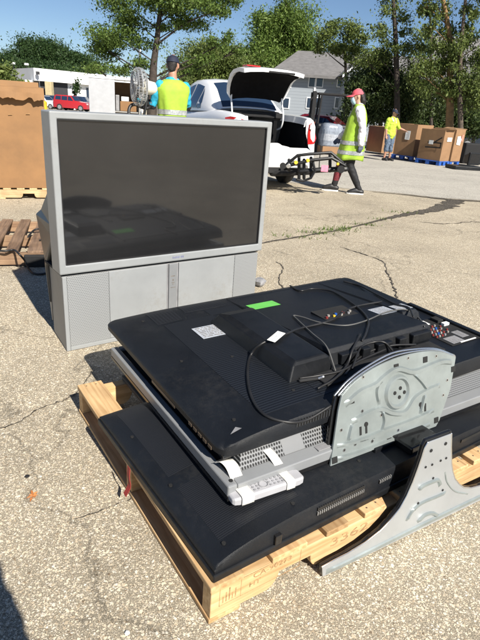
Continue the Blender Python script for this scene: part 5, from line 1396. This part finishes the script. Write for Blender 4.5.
# ------------------------------------------------------------------ simple but complete vehicles
def vehicle(name, label, cat, loc, rz, L, Wd, H, paint, kind, group=None, sc=1):
    t = thing(name, label, cat, loc, rz, group, sc); w2 = Wd/2; pm = Mt[paint] if isinstance(paint, str) else paint
    if kind == 'suv': P_ = [(-.5, .18), (-.5, .62), (-.485, .70), (-.46, .97), (-.40, 1.0), (.02, 1.0), (.14, .66), (.43, .60), (.49, .48), (.5, .18)]; win = [((-.44, .70), (-.425, .93), (-.27, .93), (-.27, .68)), ((-.25, .68), (-.25, .93), (-.08, .93), (-.08, .67)), ((-.06, .67), (-.06, .93), (.01, .93), (.10, .66))]
    elif kind == 'pickup': P_ = [(-.5, .25), (-.5, .60), (-.10, .60), (-.08, .97), (.10, 1.0), (.20, .66), (.46, .60), (.5, .45), (.5, .22)]; win = [((-.055, .66), (-.045, .92), (.03, .93), (.03, .66)), ((.045, .66), (.045, .93), (.095, .93), (.165, .66))]
    else: P_ = [(-.5, .2), (-.49, .62), (-.36, .66), (-.22, .97), (.0, 1.0), (.20, .66), (.46, .56), (.5, .42), (.5, .2)]; win = [((-.31, .68), (-.20, .92), (-.06, .94), (-.06, .67)), ((-.04, .67), (-.04, .94), (.0, .93), (.14, .67))]
    rows = []
    for y, k in ((-w2, 0), (-w2*.98, 1), (w2*.98, 1), (w2, 0)):
        rows.append([V((x*L*(1 if k else .985), y*(1 - .16*max(0, (z - .62)/.38)), z*H*(1 if k else .985))) for x, z in P_])
    mb = MB().loft(rows); mb.build('body', pm, t, bevel=.03, smooth='auto')
    for s_ in (1, -1):
        for wp in win:
            a = [V((x*L, s_*(w2*(1 - .16*max(0, (z - .62)/.38)) + .006), z*H)) for x, z in wp]; MB().add(a, [(0, 1, 2, 3)]).build('window', Mt['carglass'], t)
        for x in (-.32, .31):
            r_ = .20*H + .02; wl = MB().cyl((x*L, s_*(w2 - .2), r_), r_, s_*.21, axis=1, n=20).build('wheel', Mt['tyre'], t, bevel=.02)
            MB().cyl((x*L, s_*(w2 + .01), r_), r_*.62, s_*.012, axis=1, n=16).build('rim', Mt['silver'], wl)
        MB().box((.47*L, s_*w2*.62 - .14, .46*H), (.502*L, s_*w2*.62 + .14, .55*H)).build('headlight', Mt['clearlamp'], t, bevel=.01)
        MB().box((-.503*L, s_*w2*.80 - .08, .50*H), (-.48*L, s_*w2*.80 + .08, .62*H)).build('tail_lamp', Mt['redlamp'], t, bevel=.01)
    fr = [p for p in P_ if p[0] >= 0 and p[1] > .6][:2]; (xa, za), (xb, zb_) = fr
    MB().add([V((xa*L + (xb - xa)*L*f_ + .012, y*(1 - .16*(.1 if f_ > .5 else .9))*w2*.88, (za + (zb_ - za)*f_)*H + .012)) for f_, y in ((.1, -1), (.1, 1), (.92, 1), (.92, -1))], [(0, 1, 2, 3)]).build('windscreen', Mt['carglass'], t)
    return t
paint_red = mat('red car paint', (.36, .018, .02), .25, coat=.6, var=.04); paint_sil = mat('silver car paint', (.52, .53, .54), .3, coat=.5, var=.04); paint_navy = mat('dark blue car paint', (.02, .035, .075), .25, coat=.6, var=.05)
def gp(x, Y): p = at(x, 100, Y); return V((p.x, Y, ground_z(Y)))
vehicle('parked_car', 'red sport utility vehicle parked in front of the white building', 'car', gp(73, 73), R(-8), 4.6, 1.85, 1.85, paint_red, 'suv')
vehicle('parked_car', 'silver pickup truck parked left of the red vehicle', 'pickup truck', gp(43, 74), R(-12), 5.2, 1.9, 1.6, paint_sil, 'pickup')
vehicle('parked_car', 'dark blue car parked between the silver pickup and the white building', 'car', gp(57, 79), R(-8), 4.6, 1.85, 1.75, paint_navy, 'suv')
vehicle('parked_car', 'dark blue minivan parked behind the red vehicle', 'car', gp(84, 80), R(-10), 4.8, 1.9, 1.9, paint_navy, 'suv')
vehicle('parked_car', 'dark red car parked behind the raised boot lid of the white car', 'car', gp(311, 22), R(160), 4.3, 1.8, 1.30, mat('dark red car paint', (.13, .008, .014), .25, coat=.6), 'sedan')
vehicle('parked_car', 'white van with a dark side window parked under the trees behind the cartons', 'van', gp(421, 33) , R(150), 4.6, 1.9, 1.9, 'carpaint', 'suv')
vehicle('parked_car', 'black car parked right of the white van under the trees', 'car', gp(447, 34), R(172), 4.6, 1.85, 1.6, mat('black car paint', (.01, .01, .012), .2, coat=.6), 'suv')

# ------------------------------------------------------------------ forklift and wrapped load
fl = thing('forklift', 'black forklift with a tall mast standing behind the grey wrapped load', 'forklift', gp(331, 20), R(180))
for y in (-.38, .38): MB().box((.55, y - .06, .05), (.68, y + .06, 2.0)).build('mast_rail', Mt['matt'], fl, bevel=.01)
for z in (.5, 1.2, 1.94): MB().box((.57, -.32, z), (.64, .32, z + .09)).build('cross_member', Mt['matt'], fl)
MB().box((-1.0, -.45, .25), (.45, .45, 1.0)).build('body', Mt['black'], fl, bevel=.08)
MB().box((-1.25, -.43, .3), (-1.01, .43, 1.05)).build('counterweight', Mt['matt'], fl, bevel=.08)
for x, y in ((.42, -.40), (.42, .40), (-.9, -.40), (-.9, .40)): MB().tube([V((x, y, 1.0)), V((x*.9, y, 1.95))], .035, 8).build('guard_post', Mt['matt'], fl)
MB().box((-.9, -.45, 1.93), (.5, .45, 1.99)).build('overhead_guard', Mt['matt'], fl, bevel=.01)
for x in (-.8, .3):
    for y in (-.48, .48): MB().cyl((x, y - .09, .27), .27, .18, axis=1, n=20).build('wheel', Mt['tyre'], fl, bevel=.02)
for y in (-.25, .25): MB().box((.69, y - .06, .08), (1.6, y + .06, .12)).build('fork', Mt['matt'], fl)
wb = gz(322, 153.5, -.07); 
o = MB().box((0, 0, 0), (.66, .6, .24)).build('carton', Mt['card2'], bevel=.01); o.location = wb; o.rotation_euler.z = R(12); tag(o, 'low brown carton under the grey wrapped load, left of the walking woman', 'carton')
wl = thing('wrapped_load', 'grey plastic wrapped load stacked on a low brown carton', 'wrapped load', wb + V((0, 0, .242)), R(12))
rw = random.Random(4); rings = []
for z in (0, .06, .2, .4, .58, .70, .74):
    k = 1 if z < .65 else .88 if z < .72 else .6
    rings.append([V((.33 + .33*k*cx*rw.uniform(.93, 1.04), .30 + .30*k*cy*rw.uniform(.93, 1.04), z + rw.uniform(-.02, .02))) for cx, cy in ((-1, -1), (-.4, -1.02), (.3, -1.0), (1, -1), (1.02, 0), (1, 1), (0, 1), (-1, 1), (-1.02, 0))])
MB().loft(rings).build('wrapping', mat('grey stretch film', (.24, .27, .32), .25, var=.2, scale=10, bump=.6, bscale=18), wl, smooth=True)
MB().loft([[p.lerp(V((.33, .30, p.z)), -.012) for p in r] for r in rings[2:4]], cap=False).build('wrap_band', mat('pale stretch film', (.34, .36, .40), .2, var=.2, scale=14, bump=.5, bscale=20), wl, smooth=True)

# ------------------------------------------------------------------ cartons on the right
def carton_at(px, py, rz, sx, sy, sz, label, seed, m='card2', pal=True, palbl=None):
    p = gz(px, py, -.075); d1 = V((math.cos(rz), math.sin(rz), 0)); d2 = V((-d1.y, d1.x, 0))
    z = p.z
    if pal:
        pb_ = thing('plastic_pallet', palbl, 'pallet', p - (d1 + d2)*.03, rz)
        MB().box((0, 0, .10), (sx + .06, sy + .06, .13)).build('deck', Mt['blue'], pb_, bevel=.005)
        for i in range(3):
            for j in range(3): MB().box(((sx - .06)*i/2, (sy - .06)*j/2, .0), ((sx - .06)*i/2 + .12, (sy - .06)*j/2 + .12, .099)).build('foot', Mt['blue'], pb_, bevel=.005)
        z += .131
    t = carton('cardboard_carton', label, (p.x, p.y, z), rz, sx, sy, sz, Mt[m], seed=seed)
    return t
g1 = carton_at(438.5, 165.5, R(38), .50, .86, .93, 'cardboard carton with a black printed bracket mark and small label, on a blue pallet', 21, palbl='blue plastic pallet under the carton with the black bracket mark')
def side_mark(t, pts, sy, wd, name, m):   # on the x=0 wall, seen from outside: u runs right
    mb = MB()
    for (a, b) in zip(pts[:-1], pts[1:]):
        a_, b_ = V((-.021, sy*(1 - a[0]), a[1])), V((-.021, sy*(1 - b[0]), b[1])); d = (b_ - a_).normalized(); s_ = V((0, -d.z, d.y))*wd/2
        mb.prism([a_ - s_ - d*wd*.4, a_ + s_ - d*wd*.4, b_ + s_ + d*wd*.4, b_ - s_ + d*wd*.4], (-.003, 0, 0))
    return mb.build(name, m, t)
side_mark(g1, [(.30, .38), (.93, .40), (.93, .54), (.38, .53)], .86, .035, 'printed_mark', Mt['matt'])
side_mark(g1, [(.66, .56), (.92, .70)], .86, .035, 'printed_mark', Mt['matt'])
MB().box((-.028, .86*.40, .48), (-.022, .86*.58, .60)).build('label', Mt['paper'], g1)
MB().box((.16, -.026, .60), (.40, -.021, .72)).build('label', Mt['paper'], g1)
o_ = V(g1.location); d1 = V((math.cos(R(38)), math.sin(R(38)), 0))
g2 = carton('cardboard_carton', 'cardboard carton with a white sheet taped to its sunlit face, touching the marked carton', o_ + d1*.53 - V((-d1.y, d1.x, 0))*.05, R(38), .52, .86, .97, Mt['card2'], seed=22)
pb_ = thing('plastic_pallet', 'blue plastic pallet under the carton with the white sheet', 'pallet', o_ + d1*.56 - V((-d1.y, d1.x, 0))*.03 - V((0, 0, .131)), R(38))
MB().box((0, 0, .10), (.53, .9, .13)).build('deck', Mt['blue'], pb_, bevel=.005)
for i in range(2):
    for j in range(3): MB().box((.41*i, .78*j/2, 0), (.41*i + .12, .78*j/2 + .12, .099)).build('foot', Mt['blue'], pb_, bevel=.005)
mb = MB().prism([V((.10, -.022, .52)), V((.30, -.022, .50)), V((.33, -.022, .68)), V((.25, -.022, .78)), V((.09, -.022, .76))], (0, -.003, 0)); mb.build('taped_sheet', Mt['paper'], g2)
MB().box((.33, -.026, .62), (.43, -.022, .82)).build('label', mat('faded red label', (.55, .22, .16), .7), g2)
for t_, sx, sy, sz, sd in ((g1, .50, .86, .93, 3), (g2, .52, .86, .97, 4)):
    for (a, b, c, d) in (((0, 0, sz), (sx, 0, sz), (sx*.9, -.10 if sd == 3 else .12, sz + .035), (.05, -.10 if sd == 3 else .14, sz + .03)), ((sx, 0, sz), (sx, sy, sz), (sx + .14, sy*.9, sz + .05), (sx + .14, .05, sz + .03))):
        o = MB().add([a, b, c, d], [(0, 1, 2, 3)]).build('flap', Mt['carddark'], t_); md = o.modifiers.new('s', 'SOLIDIFY'); md.thickness = .01
g0 = carton_at(411.5, 160.5, R(42), 1.0, .78, 1.02, 'tall plain cardboard carton with a small paper notice, beside the worker in yellow', 23, palbl='blue plastic pallet under the tall plain carton beside the worker')
MB().box((-.028, .22, .52), (-.022, .40, .80)).build('notice', Mt['paper'], g0); [MB().box((-.0295, .24, .56 + .035*k), (-.0285, .36 - .02*(k % 3), .568 + .035*k)).build('print', Mt['grey'], g0) for k in range(6)]
carton_at(381, 153, R(30), .9, .9, .95, 'cardboard carton standing behind the walking woman, left of the worker in yellow', 24, pal=False)
ot = thing('old_television', 'black tube television set on the paving right of the cartons', 'television', gz(468, 165, -.07), R(20))
MB().box((0, 0, 0), (.46, .08, .40)).build('front_frame', Mt['black'], ot, bevel=.015); MB().box((.04, -.004, .06), (.42, -.0005, .36)).build('screen', Mt['gloss'], ot, bevel=.002)
MB().loft([[V((.02, .081, .03)), V((.44, .081, .03)), V((.44, .081, .38)), V((.02, .081, .38))], [V((.12, .42, .06)), V((.34, .42, .06)), V((.34, .42, .28)), V((.12, .42, .28))]]).build('back_shell', Mt['black'], ot, bevel=.02)
o = MB().box((0, 0, 0), (.95, .6, .10)).build('thin_slab', Mt['black'], bevel=.01); o.location = gz(455, 169.5, -.06); o.rotation_euler.z = R(10); tag(o, 'thin dark panel lying flat on the paving below the tube television', 'panel')
mb = MB().box((0, 0, 0), (1.1, .5, .7)); o = mb.build('dark_bin', Mt['matt'], bevel=.04); o.location = gp(476, 19.5); tag(o, 'dark plastic bin in the shade behind the tube television', 'bin')

# ------------------------------------------------------------------ buildings
A0 = at(34, 74, 78); zt_, zb_ = at(34, 67.8, 78).z, at(34, 80.3, 78).z
Rr = at(150, 74, 92); Ll = at(6, 74, 92)
wbld = thing('white_building', 'low white flat roofed building with tan pillars behind the parked cars', 'building', (A0.x, A0.y, ground_z(80)), 0)
gz_ = ground_z(80)
def rl(p, z): return V((p.x - A0.x, p.y - A0.y, z - gz_))
far_ = Rr + (Ll - A0)
plan = [A0, Rr, far_, Ll]
MB().prism([rl(p, zb_) for p in plan], (0, 0, zt_ - zb_)).build('roof_fascia', Mt['bwhite'], wbld)
c_ = sum(plan, V())/4
ins = [p.lerp(c_, .10) for p in plan]
MB().prism([rl(p, gz_) for p in ins], (0, 0, zb_ - gz_ - .002)).build('wall', Mt['bwhite'], wbld)
dR = (Rr - A0).normalized(); nR = V((dR.y, -dR.x, 0)); wallo = ins[0]; Lw = (ins[1] - ins[0]).length
def wpanel(a, b, z0_, z1_, m, name, d_=.03):
    p0, p1 = wallo + dR*a + nR*d_, wallo + dR*b + nR*d_
    MB().prism([rl(p0, gz_ + z0_), rl(p1, gz_ + z0_), rl(p1, gz_ + z1_), rl(p0, gz_ + z1_)], nR*.03).build(name, m, wbld)
wh = zb_ - gz_
wpanel(0, 4.2, .0, wh - .02, Mt['bdark'], 'glass_front'); wpanel(7.2, 9.8, .8, wh - .4, Mt['carglass'], 'window'); wpanel(11, 13, .8, wh - .4, Mt['carglass'], 'window'); wpanel(14.5, 17, .8, wh - .4, Mt['carglass'], 'window')
dL = (ins[3] - ins[0]).normalized(); nL = V((-dL.y, dL.x, 0)); nL = nL if nL.y < 0 else -nL
p0, p1 = ins[0] + dL*.3 + nL*.03, ins[3] - dL*.4 + nL*.03
MB().prism([rl(p0, gz_), rl(p1, gz_), rl(p1, zb_ - .05), rl(p0, zb_ - .05)], nL*.03).build('glass_front', Mt['bdark'], wbld)
for px_ in (48.5, 29): 
    q_ = at(px_, 85, 78.6); MB().box((q_.x - A0.x - .45, q_.y - A0.y - .2, 0), (q_.x - A0.x + .45, q_.y - A0.y + .7, wh - .002)).build('pillar', Mt['btan'] if px_ > 40 else Mt['bwhite'], wbld, bevel=.02)
for px_ in (14, 27):
    q_ = at(px_, 70, 84); MB().tube([rl(q_, zt_), rl(q_, zt_ + .5)], .05, 8).build('roof_lamp_post', Mt['matt'], wbld); MB().box(rl(q_, zt_ + .5) - V((.25, .15, 0)), rl(q_, zt_ + .5) + V((.25, .15, .25))).build('roof_lamp', Mt['bwhite'], wbld)
q_ = at(37.5, 73, 77.7); MB().box(rl(q_, q_.z) - V((.2, .1, .2)), rl(q_, q_.z) + V((.2, .3, .2))).build('wall_lamp', Mt['bdark'], wbld)

GY = 40
ga, gb = at(276, 71.5, GY), at(356, 74, GY - 1)
gB = ground_z(GY); gh = ga.z - gB
grey = thing('grey_building', 'two storey grey sided building with a shingle roof behind the trees', 'building', (ga.x, ga.y, gB), 0)
dx = (gb - ga); dx.z = 0; Lg_ = dx.length + 14; dx.normalize(); dy_ = V((-dx.y, dx.x, 0))
GM = Matrix((dx, dy_, V((0, 0, 1)))).transposed().to_4x4()
rh = at(300, 51, GY + 5).z - gB
MB().box((0, 0, 0), (Lg_, 10, gh), GM).build('wall', Mt['siding'], grey)
MB().add([V((-.5, -.5, gh - .15)), V((Lg_ + .5, -.5, gh - .15)), V((Lg_ + .5, 5, rh)), V((.8, 5, rh)), V((-.5, 10.5, gh - .15)), V((Lg_ + .5, 10.5, gh - .15)), V((-.5, -.5, gh - .25)), V((Lg_ + .5, -.5, gh - .25))], [(0, 1, 2, 3), (3, 2, 5, 4), (0, 3, 4), (1, 5, 2), (6, 7, 1, 0)], GM).build('roof', Mt['roof'], grey)
MB().box((-.52, -.56, gh - .28), (Lg_ + .5, -.51, gh - .10), GM).build('gutter', Mt['roof'], grey)
def gwin(x, z, wd_=.40, hh_=.62):
    f_ = MB().box((x - wd_/2 - .06, -.05, z - .06), (x + wd_/2 + .06, -.004, z + hh_ + .06), GM).build('window', Mt['bwhite'], grey)
    MB().box((x - wd_/2, -.062, z), (x + wd_/2, -.051, z + hh_), GM).build('pane', Mt['carglass'], f_)
for px_ in (288, 312.5, 320, 341, 352):
    q_ = at(px_, 85, GY); x_ = (q_ - ga).dot(dx); gwin(x_, at(px_, 87, GY).z - gB); gwin(x_, at(px_, 108, GY).z - gB)
MB().box(((at(316, 85, GY) - ga).dot(dx) - .06, -.07, .1), ((at(316, 85, GY) - ga).dot(dx) + .06, -.004, gh - .3), GM).build('downpipe', Mt['bwhite'], grey)
# gabled wing with a white rake board
ra0, ra1 = at(346, 75, 36), at(374.5, 53.5, 36); wx0 = ra0.x; hx = ra1.x - ra0.x; wz0, wz1 = ra0.z - gB, ra1.z - gB
wing = lambda x, y, z: V((ra0.x - ga.x + x, 36 - ga.y + y, z))
half = hx*1.12; zap = wz0 + (wz1 - wz0)*1.12
MB().prism([wing(.2, .3, 0), wing(2*half - .2, .3, 0), wing(2*half - .2, .3, wz0 + .1), wing(half, .3, zap - .05), wing(.2, .3, wz0 + .1)], (0, 3, 0)).build('gable_wall', Mt['siding'], grey)
for s_ in (0, 1):
    a, b = (wing(-.2, 0, wz0 - .15), wing(half, 0, zap)) if not s_ else (wing(half + .002, 0, zap), wing(2*half + .2, 0, wz0 - .15))
    MB().add([a, b, b + V((0, 0, .2)), a + V((0, 0, .2)), a + V((0, .12, 0)), b + V((0, .12, 0)), b + V((0, .12, .2)), a + V((0, .12, .2))], [(0, 1, 2, 3), (4, 7, 6, 5), (3, 2, 6, 7), (0, 4, 5, 1)]).build('rake_board', Mt['bwhite'], grey)
    MB().add([a + V((0,   .121, .15)), b + V((0,   .121, .15)), b + V((0, 5, .15)), a + V((0, 5, .15))], [(0, 1, 2, 3)]).build('roof', Mt['roof'], grey)
# far building between the trees at right
q_ = at(470, 70, 60); hb_ = thing('pale_building', 'pale house wall glimpsed through the trees at the right edge', 'building', (q_.x, 60, ground_z(60)), 0)
MB().box((-3.5, 0, 0), (6, 6, q_.z - ground_z(60) + .8)).build('wall', Mt['bwhite'], hb_); MB().add([V((-4, -.5, q_.z + 1.3)), V((6.5, -.5, q_.z + 1.3)), V((6.5, 3, q_.z + 4)), V((-4, 3, q_.z + 4))], [(0, 1, 2, 3)]).build('roof', Mt['roof'], hb_)
lpp = at(140, 90, 34); mb = MB().tube([V((0, 0, 0)), V((0, 0, at(140, 49, 34).z - ground_z(34)))], [.11, .08], 12); o = mb.build('lamp_post', Mt['bwhite'], smooth='auto'); o.location = (lpp.x, 34, ground_z(34)); tag(o, 'white post standing in front of the big tree trunk', 'post')

# ------------------------------------------------------------------ trees
CK = 15
NLEAF = [0]
def tree(name, label, Y, trunk, r0, clumps, leaf, cover, lm, bm_, seed, droop=0, cat='tree', r1=None, sub=None, depth=.8, limbs=True):
    """trunk: photo points bottom to top; clumps: (x, y, rx, ry[, dY]) in photo pixels at distance Y"""
    rn = random.Random(seed); rs = np.random.RandomState(seed)
    tp = [at(x, y, Y) for x, y in trunk]; base = V((tp[0].x, Y, ground_z(Y))); tp = [base] + [p for p in tp if p.z > base.z + .3]
    t = thing(name, label, cat, base)
    tp = [p - base for p in tp]; path = spline(tp, 5) if len(tp) > 1 else tp
    n = len(path); r1 = r1 or r0*.3
    mb = MB(); mb.tube(path, [r0 + (r1 - r0)*(i/(n-1))**.8 for i in range(n)], 9)
    k_ = mpp(Y); cs = []; subs = []
    for c in clumps:
        p = at(c[0], c[1], Y + (c[4] if len(c) > 4 else rn.uniform(-1, 1)*c[2]*k_*.5)) - base
        rx, ry = c[2]*k_, c[3]*k_; cs.append((p, rx, ry))
        # limb
        lower = [q for q in path if q.z < p.z - .45*abs(p.x - q.x) - .1] or [path[0]]
        q0 = lower[-1] if len(lower) < n else path[-2]
        mid_ = q0.lerp(p, .5) + V((rn.uniform(-.06, .06), rn.uniform(-.06, .06), rn.uniform(-.03, .07)))*(p - q0).length
        ln = (p - q0).length
        br_ = min(r0*.36, .014 + ln*.010)
        if limbs: mb.tube(spline([q0, mid_, p], 4), [br_*(1 - .6*i/8) for i in range(9)], 6)
        ns = sub or max(5, int(5 + 1.6*rx*ry))
        for _ in range(ns):
            d = V((rn.gauss(0, 1), rn.gauss(0, 1), rn.gauss(0, 1))).normalized()*(rn.random()**.45)
            s_ = p + V((d.x*rx, d.y*rx*depth, d.z*ry)); subs.append((s_, rx, ry))
            if limbs: mb.tube([p.lerp(q0, .15), p.lerp(s_, .55) + V((0, 0, .05*ln)), s_], [br_*.38, br_*.25, .008 + br_*.08], 4, cap=None)
    mb.build('trunk', bm_, t, smooth=True)
    vs = []
    for s_, rx, ry in subs:
        sg = .30*math.sqrt(rx*ry); sx = .34*rx; sz = .30*ry
        nl = int(cover * CK * (sx*sz*9) / (leaf*leaf)) + 6
        kk = rs.uniform(.55, 1.35); c = np.array(s_) + rs.normal(0, 1, (nl, 3))*np.array([sx*kk, sx*depth*kk, sz*kk])
        if droop: c[:, 2] -= droop*np.abs(rs.normal(0, 1, nl))*sz
        vs.append(c)
    c = np.concatenate(vs); NLEAF[0] += len(c); c = c[c[:, 2] > .05]; m_ = len(c)
    a = rs.normal(0, 1, (m_, 3)); 
    if droop: a[:, 2] -= 1.0
    a /= np.linalg.norm(a, axis=1)[:, None]
    b = rs.normal(0, 1, (m_, 3)); b -= a*(a*b).sum(1)[:, None]; b /= np.linalg.norm(b, axis=1)[:, None]
    nn_ = np.cross(a, b); sz_ = leaf*rs.gamma(6, 1/6., m_).clip(.4, 2.0)[:, None]
    q = np.stack([c - a*sz_*.62, c + b*sz_*.30 + nn_*sz_*.08, c + a*sz_*.62, c - b*sz_*.30 + nn_*sz_*.08], 1).reshape(-1, 3)
    me = bpy.data.meshes.new('crown'); me.vertices.add(4*m_); me.vertices.foreach_set('co', q.ravel().astype(np.float32))
    me.loops.add(4*m_); me.loops.foreach_set('vertex_index', np.arange(4*m_, dtype=np.int32)); me.polygons.add(m_); me.polygons.foreach_set('loop_start', np.arange(0, 4*m_, 4, dtype=np.int32)); me.polygons.foreach_set('loop_total', np.full(m_, 4, dtype=np.int32)); me.update(); me.validate()
    me.materials.append(lm); o = bpy.data.objects.new('crown', me); COL.objects.link(o); o.parent = t
    return t
tree('tree', 'tall open crowned tree with bare spreading limbs behind the man in navy cap', 27, [(152, 95), (153, 78), (154, 62), (157, 40), (160, 12)], .27,
     [(113, 36, 22, 11), (98, 44, 10, 9), (108, 52, 14, 7), (128, 18, 20, 10), (120, 4, 18, 9), (150, -2, 26, 12), (178, 4, 24, 10), (205, 2, 22, 11), (226, 8, 13, 10), (222, 44, 11, 9), (236, 52, 8, 5), (205, 58, 11, 6), (190, 22, 18, 7), (165, 28, 16, 7), (140, 40, 16, 6), (98, 70, 12, 6), (122, 68, 12, 6), (184, 66, 13, 6), (160, -30, 50, 20), (215, -20, 22, 16), (142, 62, 12, 5)],
     .085, .42, Mt['leafA'], Mt['barkd'], 1, r1=.10)
tree('tree', 'rounded dark green tree rising behind the left end of the white building', 100, [(38, 88), (38, 60)], .5, [(22, 60, 14, 11), (38, 55, 17, 10), (54, 58, 14, 11), (12, 68, 10, 8), (46, 66, 24, 8)], .24, .7, Mt['leafB'], Mt['barkd'], 2)
tree('tree', 'lower dark green tree behind the middle of the white building', 102, [(74, 88), (74, 66)], .45, [(66, 66, 10, 8), (76, 62, 12, 8), (88, 66, 12, 8)], .24, .7, Mt['leafB'], Mt['barkd'], 3)
tree('shrub', 'leafy grey green shrub above the carton at the left edge', 45, [(4, 96), (4, 84)], .12, [(3, 78, 9, 9), (14, 82, 7, 7), (-8, 76, 12, 12)], .22, .8, Mt['leafE'], Mt['barkd'], 4, cat='shrub')
tree('shrub', 'small dark shrub against the wall of the white building', 76, [(76, 98), (76, 92)], .08, [(76, 88, 3.4, 6)], .25, .8, Mt['leafB'], Mt['barkd'], 44, cat='shrub')
tree('tree', 'broad dense green tree directly behind the white car roof', 44, [(214, 100), (214, 70)], .3, [(200, 68, 18, 15), (216, 58, 20, 15), (232, 68, 18, 15), (205, 80, 24, 10), (232, 82, 22, 10), (188, 76, 12, 10)], .125, .7, Mt['leafE'], Mt['barkd'], 5)
tree('tree', 'tall yellow green tree rising above the raised boot lid', 47, [(283, 105), (284, 70), (285, 30), (286, 5)], .3, [(284, 12, 13, 13), (274, 28, 18, 13), (298, 26, 17, 13), (284, 44, 24, 14), (262, 50, 16, 13), (305, 48, 12, 14), (268, 66, 22, 12), (297, 66, 22, 12), (290, -2, 8, 9), (308, 64, 8, 10)], .125, .6, Mt['leafC'], Mt['barkd'], 6)
tree('tree', 'dark green tree filling the gap left of the boot lid', 50, [(250, 100), (250, 80)], .25, [(244, 62, 14, 14), (254, 76, 18, 12), (240, 84, 18, 10), (262, 84, 16, 9)], .13, .7, Mt['leafE'], Mt['barkd'], 7)
tree('tree', 'slim tree with a thin dark trunk in front of the grey building', 28, [(345, 125), (346, 90), (345, 55), (343, 35)], .13, [(326, 36, 11, 8), (340, 28, 12, 8), (354, 38, 10, 8), (333, 48, 12, 6), (318, 44, 7, 6), (348, 50, 12, 6), (358, 50, 8, 6), (364, 60, 10, 8), (352, 64, 10, 6), (366, 72, 9, 7)],   .085, .5, Mt['leafE'], Mt['barkd'], 8)
tree('tree', 'tall sparse tree with a straight dark trunk left of the twin stemmed tree', 25, [(396, 140), (397, 100), (396, 50), (394, 10), (391, -25)], .2, [(388, 10, 8, 8), (400, 20, 8, 8), (384, 34, 9, 7), (406, 38, 10, 8), (392, 52, 13, 8), (378, 28, 7, 6), (410, 60, 11, 8), (376, 56, 11, 8), (368, 64, 9, 7), (416, 46, 8, 8), (398, -10, 14, 10), (385, -14, 8, 8)], .072, .27, Mt['leafE'], Mt['barkd'], 9)
tree('conifer', 'dark drooping conifer behind the worker in yellow', 26, [(380, 140), (381, 90), (382, 62)], .16, [(382, 62, 9, 9), (375, 72, 14, 9), (391, 74, 14, 9), (366, 84, 15, 10), (384, 88, 17, 10), (402, 86, 15, 10), (360, 98, 13, 10), (376, 102, 18, 10), (398, 102, 17, 10), (364, 114, 14, 9), (384, 116, 18, 9), (404, 114, 16, 9), (415, 80, 10, 8), (352, 92, 8, 9)], .08, 1.0, Mt['leafD'], Mt['barkd'], 10, droop=.8)
tree('tree', 'tall twin stemmed tree with an orange sunlit trunk behind the cartons', 23.5, [(450, 150), (450, 112), (450, 80), (451, 50), (447, 20), (441, -10), (438, -30)], .19, [(440, 10, 8, 9), (432, 26, 9, 8), (448, 32, 10, 9), (436, 48, 11, 8), (424, 62, 10, 8), (442, 66, 12, 8), (456, 60, 9, 8), (430, 78, 14, 9), (452, 82, 14, 9), (436, 92, 16, 9), (458, 98, 14, 9), (420, 72, 10, 9), (443, 56, 12, 8), (440, -12, 16, 12), (426, 6, 6, 7)], .074, .34, Mt['leafE'], Mt['barko'], 11, droop=.3)
tree('tree', 'leaning leafy tree at the right edge, growing beside the orange trunk', 23, [(461, 150), (460, 90), (461, 50), (464, 15), (468, -25)], .15, [(466, 10, 9, 10), (474, 30, 10, 10), (462, 40, 9, 8), (478, 55, 10, 10), (468, 66, 11, 8), (482, 78, 11, 10), (470, 86, 12, 9), (466, 98, 14, 9), (484, 96, 12, 10), (458, 50, 9, 9), (476, -8, 14, 12), (492, 40, 12, 20)], .074, .36, Mt['leafE'], Mt['bark'], 12, droop=.3)
tree('tree', 'dark slender tree between the conifer and the twin stemmed tree', 26.5, [(431, 140), (431, 90), (431, 40), (429, -10)], .12, [(428, 14, 6, 6), (433, 34, 7, 6), (426, 50, 7, 6), (434, 88, 12, 9), (420, 96, 12, 9), (430, 108, 16, 9)], .10, .5, Mt['leafD'], Mt['barkd'], 13)
for k, (x, lab) in enumerate(((418, 'dark evergreen shrub behind the tall plain carton'), (446, 'dark evergreen shrub behind the two touching cartons'), (474, 'large dark evergreen shrub at the right edge above the tube television'))):
    tree('shrub', lab, 29.5 + (k % 2)*.8, [(x, 150), (x, 110)], .12, [(x - 10, 116, 12, 12), (x + 9, 114, 12, 12), (x, 100, 14, 12), (x - 6, 128, 16, 9), (x + 12, 128, 14, 9)] + ([(x + 10, 92, 14, 12)] if k == 2 else []), .12, .8, Mt['leafD'], Mt['barkd'], 30 + k, cat='shrub')
tree('shrub', 'dark evergreen shrub between the forklift and the conifer', 31, [(352, 140), (352, 110)], .1, [(348, 112, 9, 9), (358, 108, 9, 10), (352, 122, 12, 7)], .12, .8, Mt['leafD'], Mt['barkd'], 40, cat='shrub')

print('LEAVES', NLEAF)
